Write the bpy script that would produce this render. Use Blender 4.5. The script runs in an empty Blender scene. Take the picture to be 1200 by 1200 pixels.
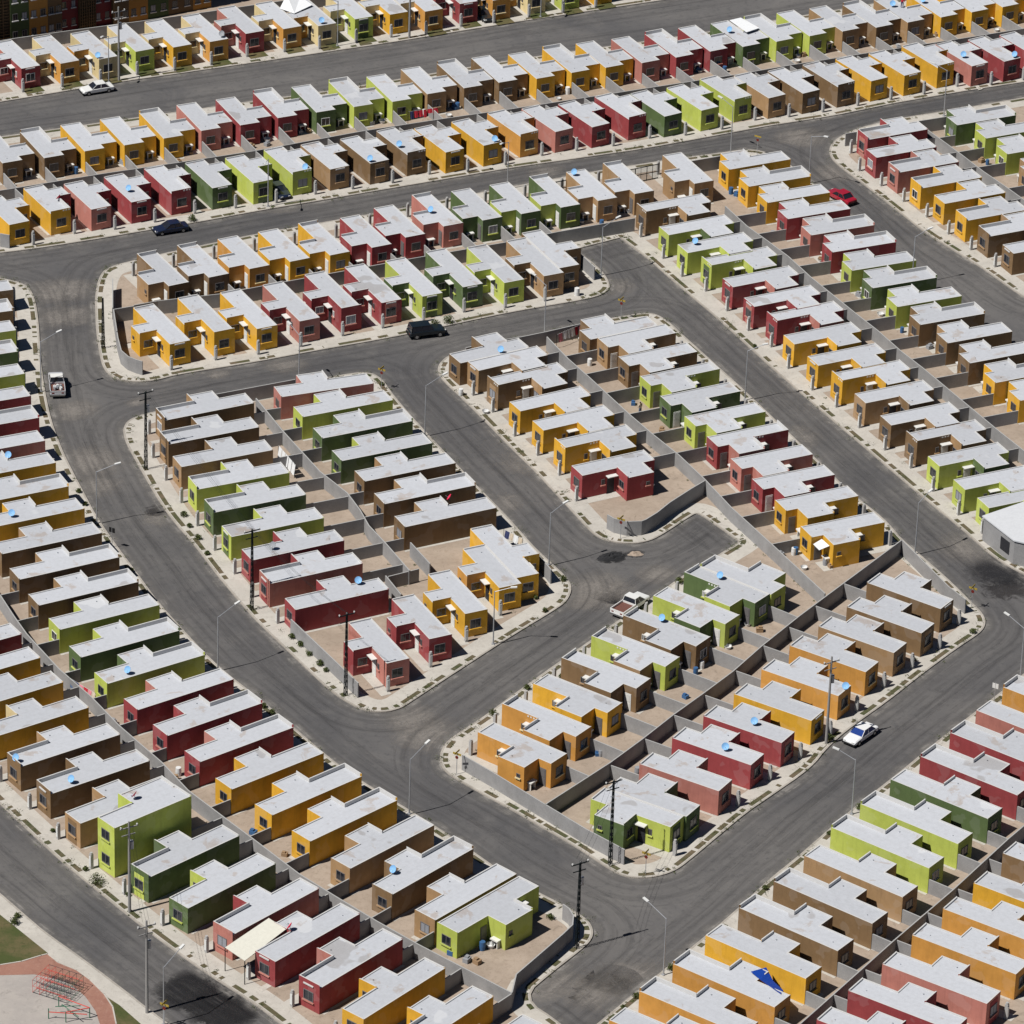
import bpy, math, random
from mathutils import Matrix, Vector
random.seed(7)
scene = bpy.context.scene
COL = scene.collection

# ---------------------------------------------------------------- camera
CAM = dict(pitch=0.5012445, f=6148.0574, roll=0.0325872, h=289.36873)
camd = bpy.data.cameras.new("camera")
camo = bpy.data.objects.new("camera", camd)
COL.objects.link(camo)
_cp, _sp = math.cos(CAM['pitch']), math.sin(CAM['pitch'])
_fw = Vector((0, _cp, -_sp)); _r = Vector((1, 0, 0)); _u = Vector((0, _sp, _cp))
_c, _s = math.cos(CAM['roll']), math.sin(CAM['roll'])
r2 = _c*_r + _s*_u; u2 = -_s*_r + _c*_u
camo.matrix_world = Matrix(((r2.x, u2.x, -_fw.x, 0), (r2.y, u2.y, -_fw.y, 0), (r2.z, u2.z, -_fw.z, CAM['h']), (0, 0, 0, 1)))
camd.sensor_width = 36; camd.lens = CAM['f']/1200*36
camd.clip_start = 5; camd.clip_end = 6000
scene.camera = camo

# ---------------------------------------------------------------- light
SUN_EL = math.radians(55); SHADOW_DIR = math.radians(29.5)
w = bpy.data.worlds.new("World"); scene.world = w; w.use_nodes = True
nt = w.node_tree; bg = nt.nodes['Background']
sky = nt.nodes.new('ShaderNodeTexSky'); sky.sky_type = 'NISHITA'; sky.sun_disc = False
sky.sun_elevation = SUN_EL; sky.air_density = 0.42; sky.dust_density = 0.1; sky.ozone_density = 1.0
# sun azimuth: direction towards the sun
sd = Vector((-math.cos(SHADOW_DIR)*math.cos(SUN_EL), -math.sin(SHADOW_DIR)*math.cos(SUN_EL), math.sin(SUN_EL)))
sky.sun_rotation = math.atan2(sd.x, sd.y)
nt.links.new(sky.outputs[0], bg.inputs[0]); bg.inputs[1].default_value = 0.05
sl = bpy.data.lights.new("sun", 'SUN'); sl.energy = 5.0; sl.angle = math.radians(0.5); sl.color = (1, 0.975, 0.93)
so = bpy.data.objects.new("sun", sl); COL.objects.link(so)
so.rotation_euler = (-sd).to_track_quat('-Z', 'Y').to_euler()
scene.view_settings.view_transform = 'Standard'; scene.view_settings.look = 'None'
scene.view_settings.exposure = -0.12; scene.view_settings.gamma = 1
scene.render.engine = 'CYCLES'
scene.cycles.max_bounces = 5; scene.cycles.diffuse_bounces = 1; scene.cycles.transparent_max_bounces = 8

GATES = [{"a": [13.77, 617.58], "b": [17.56, 619.69], "d": "wide dark metal gate between two brown houses in the fourth row"}, {"a": [3.74, 612.93], "b": [5.6, 613.84], "d": "narrow dark metal gate beside a green house in the fourth row"}]
H = [
['A',1,-64.95,642.45,2.0862,1,(3.4,5.8,9.4,2.1),'m','m',0,0,0],
['A',2,-59.9,644.53,2.0825,1,(3.4,5.8,9.4,2.1),'o','c',0,0,0],
['A',3,-54.91,646.33,2.079,1,(3.4,5.8,9.4,2.1),'c','o',0,0,0],
['A',4,-50.21,649.25,2.0753,1,(3.4,5.8,9.4,2.1),'l','c',0,0,0],
['A',5,-45.28,651.07,2.072,1,(3.4,5.8,9.4,2.1),'y','c',0,0,0],
['A',6,-40.48,653.31,2.0686,1,(3.4,5.8,9.4,2.1),'o','c',0,0,0],
['A',7,-35.81,656.42,2.0649,1,(3.4,5.8,9.4,2.1),'m','p',0,0,0],
['A',8,-30.82,658.41,2.0616,1,(3.4,5.8,9.4,2.1),'o','c',0,0,0],
['A',9,-26.12,659.81,2.0588,1,(3.4,5.8,9.4,2.1),'c','o',0,0,0],
['A',10,-21.22,662.54,2.0553,1,(3.4,5.8,9.4,2.1),'l','c',0,0,0],
['A',11,-16.5,664.53,2.0523,1,(3.4,5.8,9.4,2.1),'y','c',0,0,0],
['A',12,-11.74,665.95,2.0497,1,(3.4,5.8,9.4,2.1),'o','c',0,0,0],
['A',13,-7.01,669.0,2.0463,1,(3.4,5.8,9.4,2.1),'m','m',0,0,0],
['A',14,-2.5,670.56,2.0439,1,(3.4,5.8,9.4,2.1),'o','c',0,0,0],
['A',15,2.33,673.04,2.0408,1,(3.4,5.8,9.4,2.1),'c','o',0,0,0],
['A',16,7.05,674.93,2.0382,1,(3.4,5.8,9.4,2.1),'l','c',0,0,0],
['A',17,11.59,677.11,2.0356,1,(3.4,5.8,9.4,2.1),'y','c',0,0,0],
['B',1,-70.78,619.06,-1.1053,1,(4.3,7.4,8.8,2.2),'b','b',0,0,0],
['B',2,-65.57,621.03,-1.1085,1,(4.3,7.4,8.8,2.2),'b','b',2,0,0],
['B',3,-60.54,623.52,-1.1117,1,(4.3,7.4,8.8,2.2),'y','y',0,0,0],
['B',4,-55.57,625.76,-1.1147,1,(4.3,7.4,8.8,2.2),'y','y',0,0,0],
['B',5,-50.64,628.27,-1.1177,1,(4.3,7.4,8.8,2.2),'y','y',2,0,0],
['B',6,-45.93,631.04,-1.1205,1,(4.3,7.4,8.8,2.2),'p','p',0,0,0],
['B',7,-40.91,633.18,-1.1233,1,(4.3,7.4,8.8,2.2),'m','m',0,0,0],
['B',8,-36.13,635.86,-1.1261,1,(4.3,7.4,8.8,2.2),'m','m',2,0,0],
['B',9,-31.17,638.02,-1.1287,1,(4.3,7.4,8.8,2.2),'g','g',0,0,0],
['B',10,-26.3,640.18,-1.1312,1,(4.3,7.4,8.8,2.2),'l','l',2,0,0],
['B',11,-21.34,642.19,-1.1263,1,(4.3,7.4,8.8,2.2),'l','l',0,0,0],
['B',12,-16.84,645.01,-1.1209,1,(4.3,7.4,8.8,2.2),'t','t',0,0,0],
['B',13,-12.07,647.3,-1.1151,1,(4.3,7.4,8.8,2.2),'b','b',2,0,0],
['B',14,-7.5,649.45,-1.1085,1,(4.3,7.4,8.8,2.2),'b','b',0,0,0],
['B',15,-2.56,651.08,-1.1016,1,(4.3,7.4,8.8,2.2),'y','y',0,0,0],
['B',16,2.05,653.39,-1.0941,1,(4.3,7.4,8.8,2.2),'y','y',2,0,0],
['B',17,6.57,655.42,-1.0859,1,(4.3,7.4,8.8,2.2),'y','y',0,0,0],
['B',18,11.4,657.33,-1.0774,1,(4.3,7.4,8.8,2.2),'p','p',0,0,0],
['B',19,15.96,659.51,-1.0681,1,(4.3,7.4,8.8,2.2),'m','m',2,0,0],
['B',20,20.54,661.85,-1.0583,1,(4.3,7.4,8.8,2.2),'m','m',0,0,0],
['B',21,25.03,663.79,-1.0577,1,(4.3,7.4,8.8,2.2),'g','g',0,0,0],
['B',22,29.62,665.89,-1.0571,1,(4.3,7.4,8.8,2.2),'l','l',2,0,0],
['B',23,34.23,668.15,-1.0565,1,(4.3,7.4,8.8,2.2),'l','l',0,0,0],
['B',24,38.79,670.12,-1.0556,1,(4.3,7.4,8.8,2.2),'t','t',0,0,0],
['B',25,43.48,671.82,-1.0545,1,(4.3,7.4,8.8,2.2),'b','b',2,0,0],
['B',26,47.91,673.94,-1.0533,1,(4.3,7.4,8.8,2.2),'t','t',0,0,0],
['B',27,52.61,676.09,-1.0522,1,(4.3,7.4,8.8,2.2),'y','y',0,0,0],
['B',28,56.97,678.22,-1.0507,1,(4.3,7.4,8.8,2.2),'y','y',0,0,0],
['B',29,61.35,680.37,-1.0491,1,(4.3,7.4,8.8,2.2),'y','y',0,0,0],
['B',30,66.04,682.57,-1.0545,1,(4.3,7.4,8.8,2.2),'y','y',0,0,0],
['C',1,-64.16,593.15,2.1003,-1,(3.9,6.8,8.3,1.85),'y','y',0,0,0],
['C',2,-59.3,596.75,2.0955,-1,(3.9,6.8,8.3,1.85),'y','m',1,0,0],
['C',3,-54.33,598.37,2.0917,-1,(3.9,6.8,8.3,1.85),'p','m',0,0,0],
['C',4,-49.46,600.88,2.0875,-1,(3.9,6.8,8.3,1.85),'m','m',0,0,0],
['C',5,-44.59,603.78,2.0832,-1,(3.9,6.8,8.3,1.85),'m','m',1,0,0],
['C',6,-39.51,605.83,2.0791,-1,(3.9,6.8,8.3,1.85),'g','g',0,0,0],
['C',7,-34.4,607.75,2.0859,-1,(3.9,6.8,8.3,1.85),'l','l',0,0,0],
['C',8,-29.53,610.7,2.0927,-1,(3.9,6.8,8.3,1.85),'l','l',1,0,0],
['C',9,-24.8,612.62,2.1005,-1,(3.9,6.8,8.3,1.85),'t','t',0,0,0],
['C',10,-19.73,614.83,2.1081,-1,(3.9,6.8,8.3,1.85),'b','b',0,0,0],
['C',11,-15.04,617.81,2.116,-1,(3.9,6.8,8.3,1.85),'b','b',1,0,0],
['C',12,-10.09,618.98,2.125,-1,(3.9,6.8,8.3,1.85),'y','y',0,0,0],
['C',13,-5.21,621.47,2.1336,-1,(3.9,6.8,8.3,1.85),'y','y',0,0,0],
['C',14,-0.48,624.64,2.1423,-1,(3.9,6.8,8.3,1.85),'o','o',1,0,0],
['C',15,4.08,626.46,2.1523,-1,(3.9,6.8,8.3,1.85),'p','p',0,0,0],
['C',16,8.88,628.32,2.1519,-1,(3.9,6.8,8.3,1.85),'m','m',0,0,0],
['C',17,13.71,631.13,2.1511,-1,(3.9,6.8,8.3,1.85),'m','m',1,0,0],
['C',18,18.45,632.45,2.1512,-1,(3.9,6.8,8.3,1.85),'g','g',0,0,0],
['C',19,23.33,634.74,2.1507,-1,(3.9,6.8,8.3,1.85),'l','l',0,0,0],
['C',20,27.8,637.98,2.15,-1,(3.9,6.8,8.3,1.85),'l','l',1,0,0],
['C',21,32.38,639.44,2.1503,-1,(3.9,6.8,8.3,1.85),'t','t',0,0,0],
['C',22,36.99,641.33,2.1504,-1,(3.9,6.8,8.3,1.85),'b','b',0,0,0],
['C',23,41.76,643.8,2.15,-1,(3.9,6.8,8.3,1.85),'b','b',1,0,0],
['C',24,46.32,646.12,2.15,-1,(3.9,6.8,8.3,1.85),'y','y',0,0,0],
['C',25,50.9,648.31,2.1502,-1,(3.9,6.8,8.3,1.85),'y','y',0,0,0],
['C',26,55.54,651.23,2.1501,-1,(3.9,6.8,8.3,1.85),'y','y',1,0,0],
['C',27,60.21,652.17,2.1511,-1,(3.9,6.8,8.3,1.85),'p','p',0,0,0],
['C',28,64.73,654.1,2.1519,-1,(3.9,6.8,8.3,1.85),'m','m',0,0,0],
['C',29,69.15,656.03,2.147,-1,(3.9,6.8,8.3,1.85),'m','m',0,0,0],
['D',0,-45.17,586.85,-1.0605,-1,(4.6,7.9,9.4,2.1),'b','t',2,0,0],
['D',1,-40.38,589.58,-1.0654,-1,(4.6,7.9,9.4,2.1),'b','b',2,0,0],
['D',2,-35.5,592.34,-1.0703,-1,(4.6,7.9,9.4,2.1),'o','o',0,0,0],
['D',3,-30.57,594.76,-1.0751,-1,(4.6,7.9,9.4,2.1),'y','y',0,0,0],
['D',4,-25.65,596.95,-1.0797,-1,(4.6,7.9,9.4,2.1),'y','y',2,0,0],
['D',5,-20.49,599.53,-1.0847,-1,(4.6,7.9,9.4,2.1),'m','m',0,0,0],
['D',6,-16.35,602.79,-1.0891,-1,(4.6,7.9,9.4,2.1),'m','m',0,0,0],
['D',7,-11.64,606.36,-1.0941,-1,(4.6,7.9,9.4,2.1),'p','p',2,0,0],
['D',8,-6.69,608.49,-1.0986,-1,(4.6,7.9,9.4,2.1),'g','g',0,0,0],
['D',9,-1.82,610.74,-1.1031,-1,(4.6,7.9,9.4,2.1),'g','l',0,0,0],
['D',10,3.24,613.01,-1.1078,-1,(4.6,7.9,9.4,2.1),'g','l',2,0,0],
['D',11,8.0,615.4,-1.1121,-1,(4.6,7.9,9.4,2.1),'t','t',0,0,0],
['D',12,12.73,617.81,-1.1165,-1,(4.6,7.9,9.4,2.1),'t','t',2,0,0],
['D',13,20.51,621.49,-1.1246,-1,(4.6,7.9,9.4,2.1),'t','t',0,0,0],
['E',0,-39.32,562.96,2.0684,1,(3.9,6.5,10.8,2.2),'y','y',0,0,0],
['E',1,-34.17,565.93,2.0637,1,(3.9,6.5,10.8,2.2),'y','y',2,0,0],
['E',2,-29.13,567.78,2.0598,1,(3.9,6.5,10.8,2.2),'y','y',0,0,0],
['E',3,-24.09,570.2,2.0557,1,(3.9,6.5,10.8,2.2),'p','m',0,0,0],
['E',4,-19.15,573.45,2.0513,1,(3.9,6.5,10.8,2.2),'m','m',2,0,0],
['E',5,-14.34,575.89,2.0475,1,(3.9,6.5,10.8,2.2),'m','m',0,0,0],
['E',6,-9.39,578.01,2.0443,1,(3.9,6.5,10.8,2.2),'l','g',0,0,0],
['E',7,-4.49,580.96,2.0406,1,(3.9,6.5,10.8,2.2),'g','g',0,0,0],
['E',8,0.59,582.52,2.0375,1,(3.9,6.5,10.8,2.2),'l','l',0,0,0],
['E',9,5.47,584.78,2.0342,1,(3.9,6.5,10.8,2.2),'t','b',0,0,0],
['E',9,4.89,585.94,2.0342,-1,(3.9,6.5,10.8,2.2),'b','b',0,0,1],
['F',0,-61.88,575.08,-2.7933,-1,(4.8,8.1,12.1,2.1),'b','b',0,0,0],
['F',1,-61.32,569.4,-2.7782,-1,(4.8,8.1,12.1,2.1),'b','b',2,0,0],
['F',2,-60.47,564.16,-2.7633,-1,(4.8,8.1,12.1,2.1),'l','l',0,0,0],
['F',3,-59.68,558.55,-2.7491,-1,(4.8,8.1,12.1,2.1),'g','g',2,0,0],
['F',4,-58.31,552.84,-2.7356,-1,(4.8,8.1,12.1,2.1),'l','g',0,0,0],
['F',5,-57.06,547.22,-2.7225,-1,(4.8,8.1,12.1,2.1),'m','m',0,0,0],
['F',6,-55.55,541.81,-2.7099,-1,(4.8,8.1,12.1,2.1),'m','m',2,0,0],
['F',7,-54.32,536.15,-2.698,-1,(4.8,8.1,12.1,2.1),'p','p',0,0,0],
['F',8,-52.59,530.87,-2.6865,-1,(4.8,8.1,12.1,2.1),'y','y',0,0,0],
['F',9,-50.62,525.29,-2.6757,-1,(4.8,8.1,12.1,2.1),'y','y',2,0,0],
['F',10,-48.35,520.17,-2.6652,-1,(4.8,8.1,12.1,2.1),'y','y',0,0,0],
['F',11,-45.93,514.64,-2.6554,-1,(4.8,8.1,12.1,2.1),'b','t',0,0,0],
['F',12,-43.52,509.21,-2.6388,-1,(4.8,8.1,12.1,2.1),'b','t',2,0,0],
['F',13,-40.96,503.78,-2.6228,-1,(4.8,8.1,12.1,2.1),'b','t',2,0,0],
['F',14,-38.28,498.82,-2.6071,-1,(4.8,8.1,12.1,2.1),'l','l',0,0,0],
['F',15,-35.69,493.38,-2.5735,-1,(4.8,8.1,12.1,2.1),'g','l',2,0,0],
['F',16,-32.61,488.33,-2.5417,-1,(4.8,8.1,12.1,2.1),'l','g',2,0,0],
['F',17,-29.18,483.39,-2.5131,-1,(4.8,8.1,12.1,2.1),'m','p',0,0,0],
['F',18,-25.84,478.61,-2.4854,-1,(4.8,8.1,12.1,2.1),'m','m',2,0,0],
['F',19,-22.28,473.83,-2.4589,-1,(4.8,8.1,12.1,2.1),'m','p',2,0,0],
['F',20,-18.85,468.86,-2.4336,-1,(4.8,8.1,12.1,2.1),'y','y',0,0,0],
['F',21,-14.7,464.44,-2.3971,-1,(4.8,8.1,12.1,2.1),'y','y',2,0,0],
['F',22,-10.86,459.98,-2.362,-1,(4.8,8.1,12.1,2.1),'y','y',2,0,0],
['F',23,-6.9,455.43,-2.3243,-1,(4.8,8.1,12.1,2.1),'t','t',0,0,0],
['F',24,-2.79,451.2,-2.2886,-1,(4.8,8.1,12.1,2.1),'b','b',2,0,0],
['G',0,-62.79,484.84,0.5829,1,(4.8,8.1,12.1,2.1),'m','m',0,0,0],
['G',1,-60.21,479.8,0.5958,1,(4.8,8.1,12.1,2.1),'y','y',0,0,0],
['G',2,-57.21,474.68,0.608,1,(4.8,8.1,12.1,2.1),'y','y',0,0,0],
['G',3,-53.97,469.5,0.6197,1,(4.8,8.1,12.1,2.1),'y','c',0,0,0],
['G',4,-50.13,464.1,0.6303,1,(4.8,8.1,12.1,2.1),'b','t',2,0,0],
['G',5,-46.55,458.94,0.6409,1,(4.8,8.1,12.1,2.1),'b','b',2,0,0],
['G',6,-43.0,453.47,0.6892,1,(4.8,8.1,12.1,2.1),'t','t',0,0,0],
['G',7,-39.06,448.2,0.7385,1,(4.2,9.72,9.9,2.1),'l','l',0,1,0],
['G',8,-35.28,443.72,0.7777,1,(4.8,8.1,12.1,2.1),'g','g',2,0,0],
['G',9,-30.96,438.34,0.8168,1,(4.8,8.1,12.1,2.1),'g','l',0,0,0],
['G',10,-26.22,433.84,0.8355,1,(4.8,8.1,12.1,2.1),'p','m',2,0,0],
['G',11,-21.76,429.32,0.8536,1,(4.8,8.1,12.1,2.1),'m','m',0,0,0],
['G',12,-17.19,424.89,0.8709,1,(4.8,8.1,12.1,2.1),'m','p',2,0,0],
['G',13,-12.71,419.86,0.8871,1,(4.8,8.1,12.1,2.1),'y','y',0,0,0],
['G',14,-7.78,415.09,0.9003,1,(4.8,8.1,12.1,2.1),'y','y',2,0,0],
['G',15,-2.7,410.41,0.9127,1,(4.8,8.1,12.1,2.1),'y','y',0,0,0],
['H',0,-40.91,542.09,0.4698,1,(4.8,8.1,11.4,2.1),'b','t',2,0,0],
['H',1,-40.03,536.19,0.4577,1,(4.8,8.1,11.4,2.1),'b','b',2,0,0],
['H',2,-38.16,530.78,0.4458,1,(4.8,8.1,11.4,2.1),'t','b',0,0,0],
['H',3,-36.03,525.47,0.4341,1,(4.8,8.1,11.4,2.1),'l','l',2,0,0],
['H',4,-33.78,520.15,0.4514,1,(4.8,8.1,11.4,2.1),'g','l',2,0,0],
['H',5,-31.41,514.63,0.4678,1,(4.8,8.1,11.4,2.1),'l','l',0,0,0],
['H',6,-28.8,509.41,0.4834,1,(4.8,8.1,11.4,2.1),'m','m',0,0,0],
['H',7,-26.51,504.26,0.4851,1,(4.8,8.1,11.4,2.1),'p','m',2,0,0],
['H',8,-23.39,498.67,0.4859,1,(4.8,8.1,11.4,2.1),'m','m',0,0,0],
['K0',0,-16.89,553.27,-2.7618,-1,(4.8,8.1,11.6,2.1),'p','p',0,0,0],
['K0',1,-14.47,549.16,-2.6874,-1,(4.8,8.1,11.6,2.1),'l','l',0,0,0],
['K0',2,-11.95,544.04,-2.6828,-1,(4.8,8.1,11.6,2.1),'g','g',2,0,0],
['K0',3,-9.5,538.68,-2.6785,-1,(4.8,8.1,11.6,2.1),'g','l',0,0,0],
['K0',4,-6.67,533.95,-2.6743,-1,(4.8,8.1,11.6,2.1),'b','t',0,0,0],
['K0',5,-4.24,528.74,-2.6705,-1,(4.8,8.1,11.6,2.1),'b','t',2,0,0],
['K0',6,-1.75,523.52,-2.6669,-1,(4.8,8.1,11.6,2.1),'b','t',0,0,0],
['H3',0,-10.54,488.97,2.0547,1,(3.7,6.2,9.6,2.2),'p','m',0,0,0],
['H3',1,-6.09,494.46,2.0458,1,(3.7,6.2,9.6,2.2),'m','m',0,0,0],
['H3',2,-2.32,500.19,2.0377,1,(3.7,6.2,9.6,2.2),'y','y',0,0,0],
['H3',3,1.33,506.19,2.0296,1,(3.7,6.2,9.6,2.2),'y','o',0,0,0],
['H3',3,0.75,507.36,2.0296,-1,(3.8,6.9,12.2,1.9),'y','y',0,0,1],
['I1',0,-5.91,559.72,0.5291,-1,(4.5,8.0,9.5,2.6),'t','t',0,0,0],
['I1',0,-6.77,559.21,0.5291,1,(4.5,8.0,9.5,2.6),'b','b',0,0,1],
['I1',1,-3.47,555.57,0.5227,-1,(4.5,8.0,9.5,2.6),'b','t',1,0,0],
['I1',2,-0.74,549.66,0.5152,-1,(4.5,8.0,9.5,2.6),'y','y',0,0,0],
['I1',3,2.04,545.02,0.5085,-1,(4.5,8.0,9.5,2.6),'y','y',0,0,0],
['I1',4,4.64,540.32,0.5019,-1,(4.5,8.0,9.5,2.6),'y','y',1,0,0],
['I1',5,6.66,534.2,0.4947,-1,(4.5,8.0,9.5,2.6),'m','m',0,0,0],
['I2',0,17.89,571.53,-2.6458,1,(4.5,7.9,9.4,2.5),'t','t',0,0,0],
['I2',0,17.01,571.06,-2.6458,-1,(4.5,7.9,9.4,2.5),'b','b',0,0,1],
['I2',1,20.43,566.71,-2.6511,1,(4.5,7.9,9.4,2.5),'b','t',0,0,0],
['I2',2,23.04,561.73,-2.6566,1,(4.5,7.9,9.4,2.5),'l','l',1,0,0],
['I2',3,25.41,556.7,-2.6619,1,(4.5,7.9,9.4,2.5),'g','g',0,0,0],
['I2',4,28.29,551.67,-2.6674,1,(4.5,7.9,9.4,2.5),'l','l',0,0,0],
['I2',5,30.84,546.69,-2.6726,1,(4.5,7.9,9.4,2.5),'m','p',1,0,0],
['I2',6,33.54,541.37,-2.6781,1,(4.5,7.9,9.4,2.5),'p','p',0,0,0],
['I2',7,35.92,536.52,-2.6831,1,(4.5,7.9,9.4,2.5),'m','m',0,0,0],
['I2',8,38.45,531.56,-2.6883,1,(4.5,7.9,9.4,2.5),'y','y',0,0,0],
['I2',9,41.2,525.47,-2.694,1,(4.5,7.9,9.4,2.5),'y','y',0,0,0],
['J1',0,14.57,604.88,0.4697,-1,(4.5,7.9,9.3,2.5),'b','t',1,0,0],
['J1',1,17.38,598.86,0.4694,-1,(4.5,7.9,9.3,2.5),'l','g',0,0,0],
['J1',2,19.68,593.86,0.4696,-1,(4.5,7.9,9.3,2.5),'l','l',0,0,0],
['J1',3,22.6,589.95,0.4702,-1,(4.5,7.9,9.3,2.5),'l','l',1,0,0],
['J1',4,25.14,584.62,0.4699,-1,(4.5,7.9,9.3,2.5),'m','p',0,0,0],
['J1',5,27.65,579.37,0.4696,-1,(4.5,7.9,9.3,2.5),'m','m',0,0,0],
['J1',6,30.35,575.13,0.4697,-1,(4.5,7.9,9.3,2.5),'m','p',1,0,0],
['J1',7,32.26,569.52,0.4692,-1,(4.5,7.9,9.3,2.5),'y','y',0,0,0],
['J1',8,34.97,564.05,0.4669,-1,(4.5,7.9,9.3,2.5),'y','y',0,0,0],
['J1',9,37.72,559.78,0.4653,-1,(4.5,7.9,9.3,2.5),'y','y',1,0,0],
['J1',10,40.26,554.67,0.4633,-1,(4.5,7.9,9.3,2.5),'t','b',0,0,0],
['J1',11,43.04,549.22,0.4609,-1,(4.5,7.9,9.3,2.5),'b','t',0,0,0],
['J1',12,45.88,544.93,0.4592,-1,(4.5,7.9,9.3,2.5),'b','t',1,0,0],
['J1',13,48.17,539.39,0.4569,-1,(4.5,7.9,9.3,2.5),'l','g',0,0,0],
['J1',14,50.82,533.86,0.4544,-1,(4.5,7.9,9.3,2.5),'l','l',0,0,0],
['J1',15,53.3,529.63,0.4527,-1,(4.5,7.9,9.3,2.5),'l','l',0,0,0],
['J2',0,34.71,620.42,-2.7003,-1,(4.5,7.8,9.0,2.1),'y','y',0,0,0],
['J2',1,37.15,615.38,-2.7059,-1,(4.5,7.8,9.0,2.1),'y','y',2,0,0],
['J2',2,39.45,610.65,-2.7113,-1,(4.5,7.8,9.0,2.1),'y','y',0,0,0],
['J2',3,41.9,605.99,-2.7167,-1,(4.5,7.8,9.0,2.1),'m','m',0,0,0],
['J2',4,44.74,601.41,-2.722,-1,(4.5,7.8,9.0,2.1),'p','p',2,0,0],
['J2',5,47.27,596.63,-2.7273,-1,(4.5,7.8,9.0,2.1),'m','m',2,0,0],
['J2',6,49.54,591.53,-2.7326,-1,(4.5,7.8,9.0,2.1),'l','l',0,0,0],
['J2',7,51.86,586.83,-2.7262,-1,(4.5,7.8,9.0,2.1),'g','g',2,0,0],
['J2',8,54.66,581.88,-2.7203,-1,(4.5,7.8,9.0,2.1),'l','l',0,0,0],
['J2',9,57.22,577.21,-2.7145,-1,(4.5,7.8,9.0,2.1),'b','b',2,0,0],
['J2',10,60.27,572.52,-2.7091,-1,(4.5,7.8,9.0,2.1),'b','t',0,0,0],
['J2',11,62.63,567.39,-2.7039,-1,(4.5,7.8,9.0,2.1),'b','b',0,0,0],
['J2',12,65.37,562.48,-2.699,-1,(4.5,7.8,9.0,2.1),'y','y',2,0,0],
['J2',13,68.03,558.0,-2.7021,-1,(4.5,7.8,9.0,2.1),'y','y',0,0,0],
['K1',0,45.03,627.25,0.4562,1,(4.5,7.8,9.0,2.1),'m','m',2,0,0],
['K1',1,45.9,621.74,0.457,1,(4.5,7.8,9.0,2.1),'m','m',0,0,0],
['K1',2,48.57,617.35,0.4577,1,(4.5,7.8,9.0,2.1),'p','p',2,0,0],
['K1',3,51.26,612.77,0.4582,1,(4.5,7.8,9.0,2.1),'y','y',2,0,0],
['K1',4,54.03,608.37,0.4587,1,(4.5,7.8,9.0,2.1),'y','y',0,0,0],
['K1',5,56.52,603.5,0.4555,1,(4.5,7.8,9.0,2.1),'y','y',2,0,0],
['K1',6,59.12,599.07,0.4525,1,(4.5,7.8,9.0,2.1),'b','t',2,0,0],
['K1',7,61.87,594.34,0.4494,1,(4.5,7.8,9.0,2.1),'b','b',0,0,0],
['K2',0,65.11,636.65,-2.6949,-1,(4.5,7.8,9.0,2.1),'g','g',2,0,0],
['K2',1,68.7,632.73,-2.6976,-1,(4.5,7.8,9.0,2.1),'l','l',0,0,0],
['K2',2,71.2,627.97,-2.7006,-1,(4.5,7.8,9.0,2.1),'l','l',0,0,0],
['K2',3,73.79,621.83,-2.7042,-1,(4.5,7.8,9.0,2.1),'t','t',0,0,0],
['L1',0,-1.19,476.22,-0.6486,-1,(4.6,8.1,9.8,2.4),'o','o',0,0,0],
['L1',1,1.24,481.72,-0.6322,-1,(4.6,8.1,9.8,2.4),'o','o',1,0,0],
['L1',2,4.43,486.72,-0.6146,-1,(4.6,8.1,9.8,2.4),'y','y',0,0,0],
['L1',3,7.39,491.87,-0.5958,-1,(4.6,8.1,9.8,2.4),'b','b',2,0,0],
['L1',4,10.66,496.77,-0.6099,-1,(4.6,8.1,9.8,2.4),'l','t',1,0,0],
['L1',5,14.16,501.47,-0.6242,-1,(4.6,8.1,9.8,2.4),'b','b',2,0,0],
['L1',6,17.54,506.61,-0.6389,-1,(4.6,8.1,9.8,2.4),'l','g',0,0,0],
['L1',7,21.05,511.55,-0.6538,-1,(4.6,8.1,9.8,2.4),'g','l',1,0,0],
['L1',7,21.21,511.43,-0.6538,1,(4.6,8.1,9.8,2.4),'l','l',1,0,1],
['L2',0,22.4,463.79,2.5986,-1,(4.1,7.7,9.6,2.1),'p','p',0,0,0],
['L2',1,25.86,469.17,2.5928,-1,(4.1,7.7,9.6,2.1),'m','m',0,0,0],
['L2',2,29.21,473.86,2.5874,-1,(4.1,7.7,9.6,2.1),'m','m',0,0,0],
['L2',3,32.53,478.61,2.5821,-1,(4.1,7.7,9.6,2.1),'y','y',0,0,0],
['L2',4,35.59,483.95,2.5764,-1,(4.1,7.7,9.6,2.1),'o','o',0,0,0],
['L2',5,38.75,489.2,2.5673,-1,(4.1,7.7,9.6,2.1),'o','o',0,0,0],
['L2',6,42.0,493.52,2.5589,-1,(4.1,7.7,9.6,2.1),'t','t',0,0,0],
['L2',7,45.25,498.0,2.5504,-1,(4.1,7.7,9.6,2.1),'b','b',0,0,0],
['L2',8,47.66,503.52,2.5416,-1,(4.1,7.7,9.6,2.1),'b','b',0,0,0],
['L3',0,18.72,458.76,2.5895,1,(4.1,7.7,9.6,2.4),'l','g',0,0,0],
['L3',0,18.97,458.6,2.5895,-1,(4.1,7.7,9.6,2.4),'g','g',0,0,1],
['M1',0,10.97,421.16,-0.6026,1,(4.8,8.1,12.1,2.1),'o','o',0,0,0],
['M1',1,13.93,426.31,-0.6138,1,(4.8,8.1,12.1,2.1),'o','o',2,0,0],
['M1',2,17.27,431.29,-0.625,1,(4.8,8.1,12.1,2.1),'o','o',2,0,0],
['M1',3,20.56,436.56,-0.6366,1,(4.8,8.1,12.1,2.1),'y','y',0,0,0],
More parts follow.
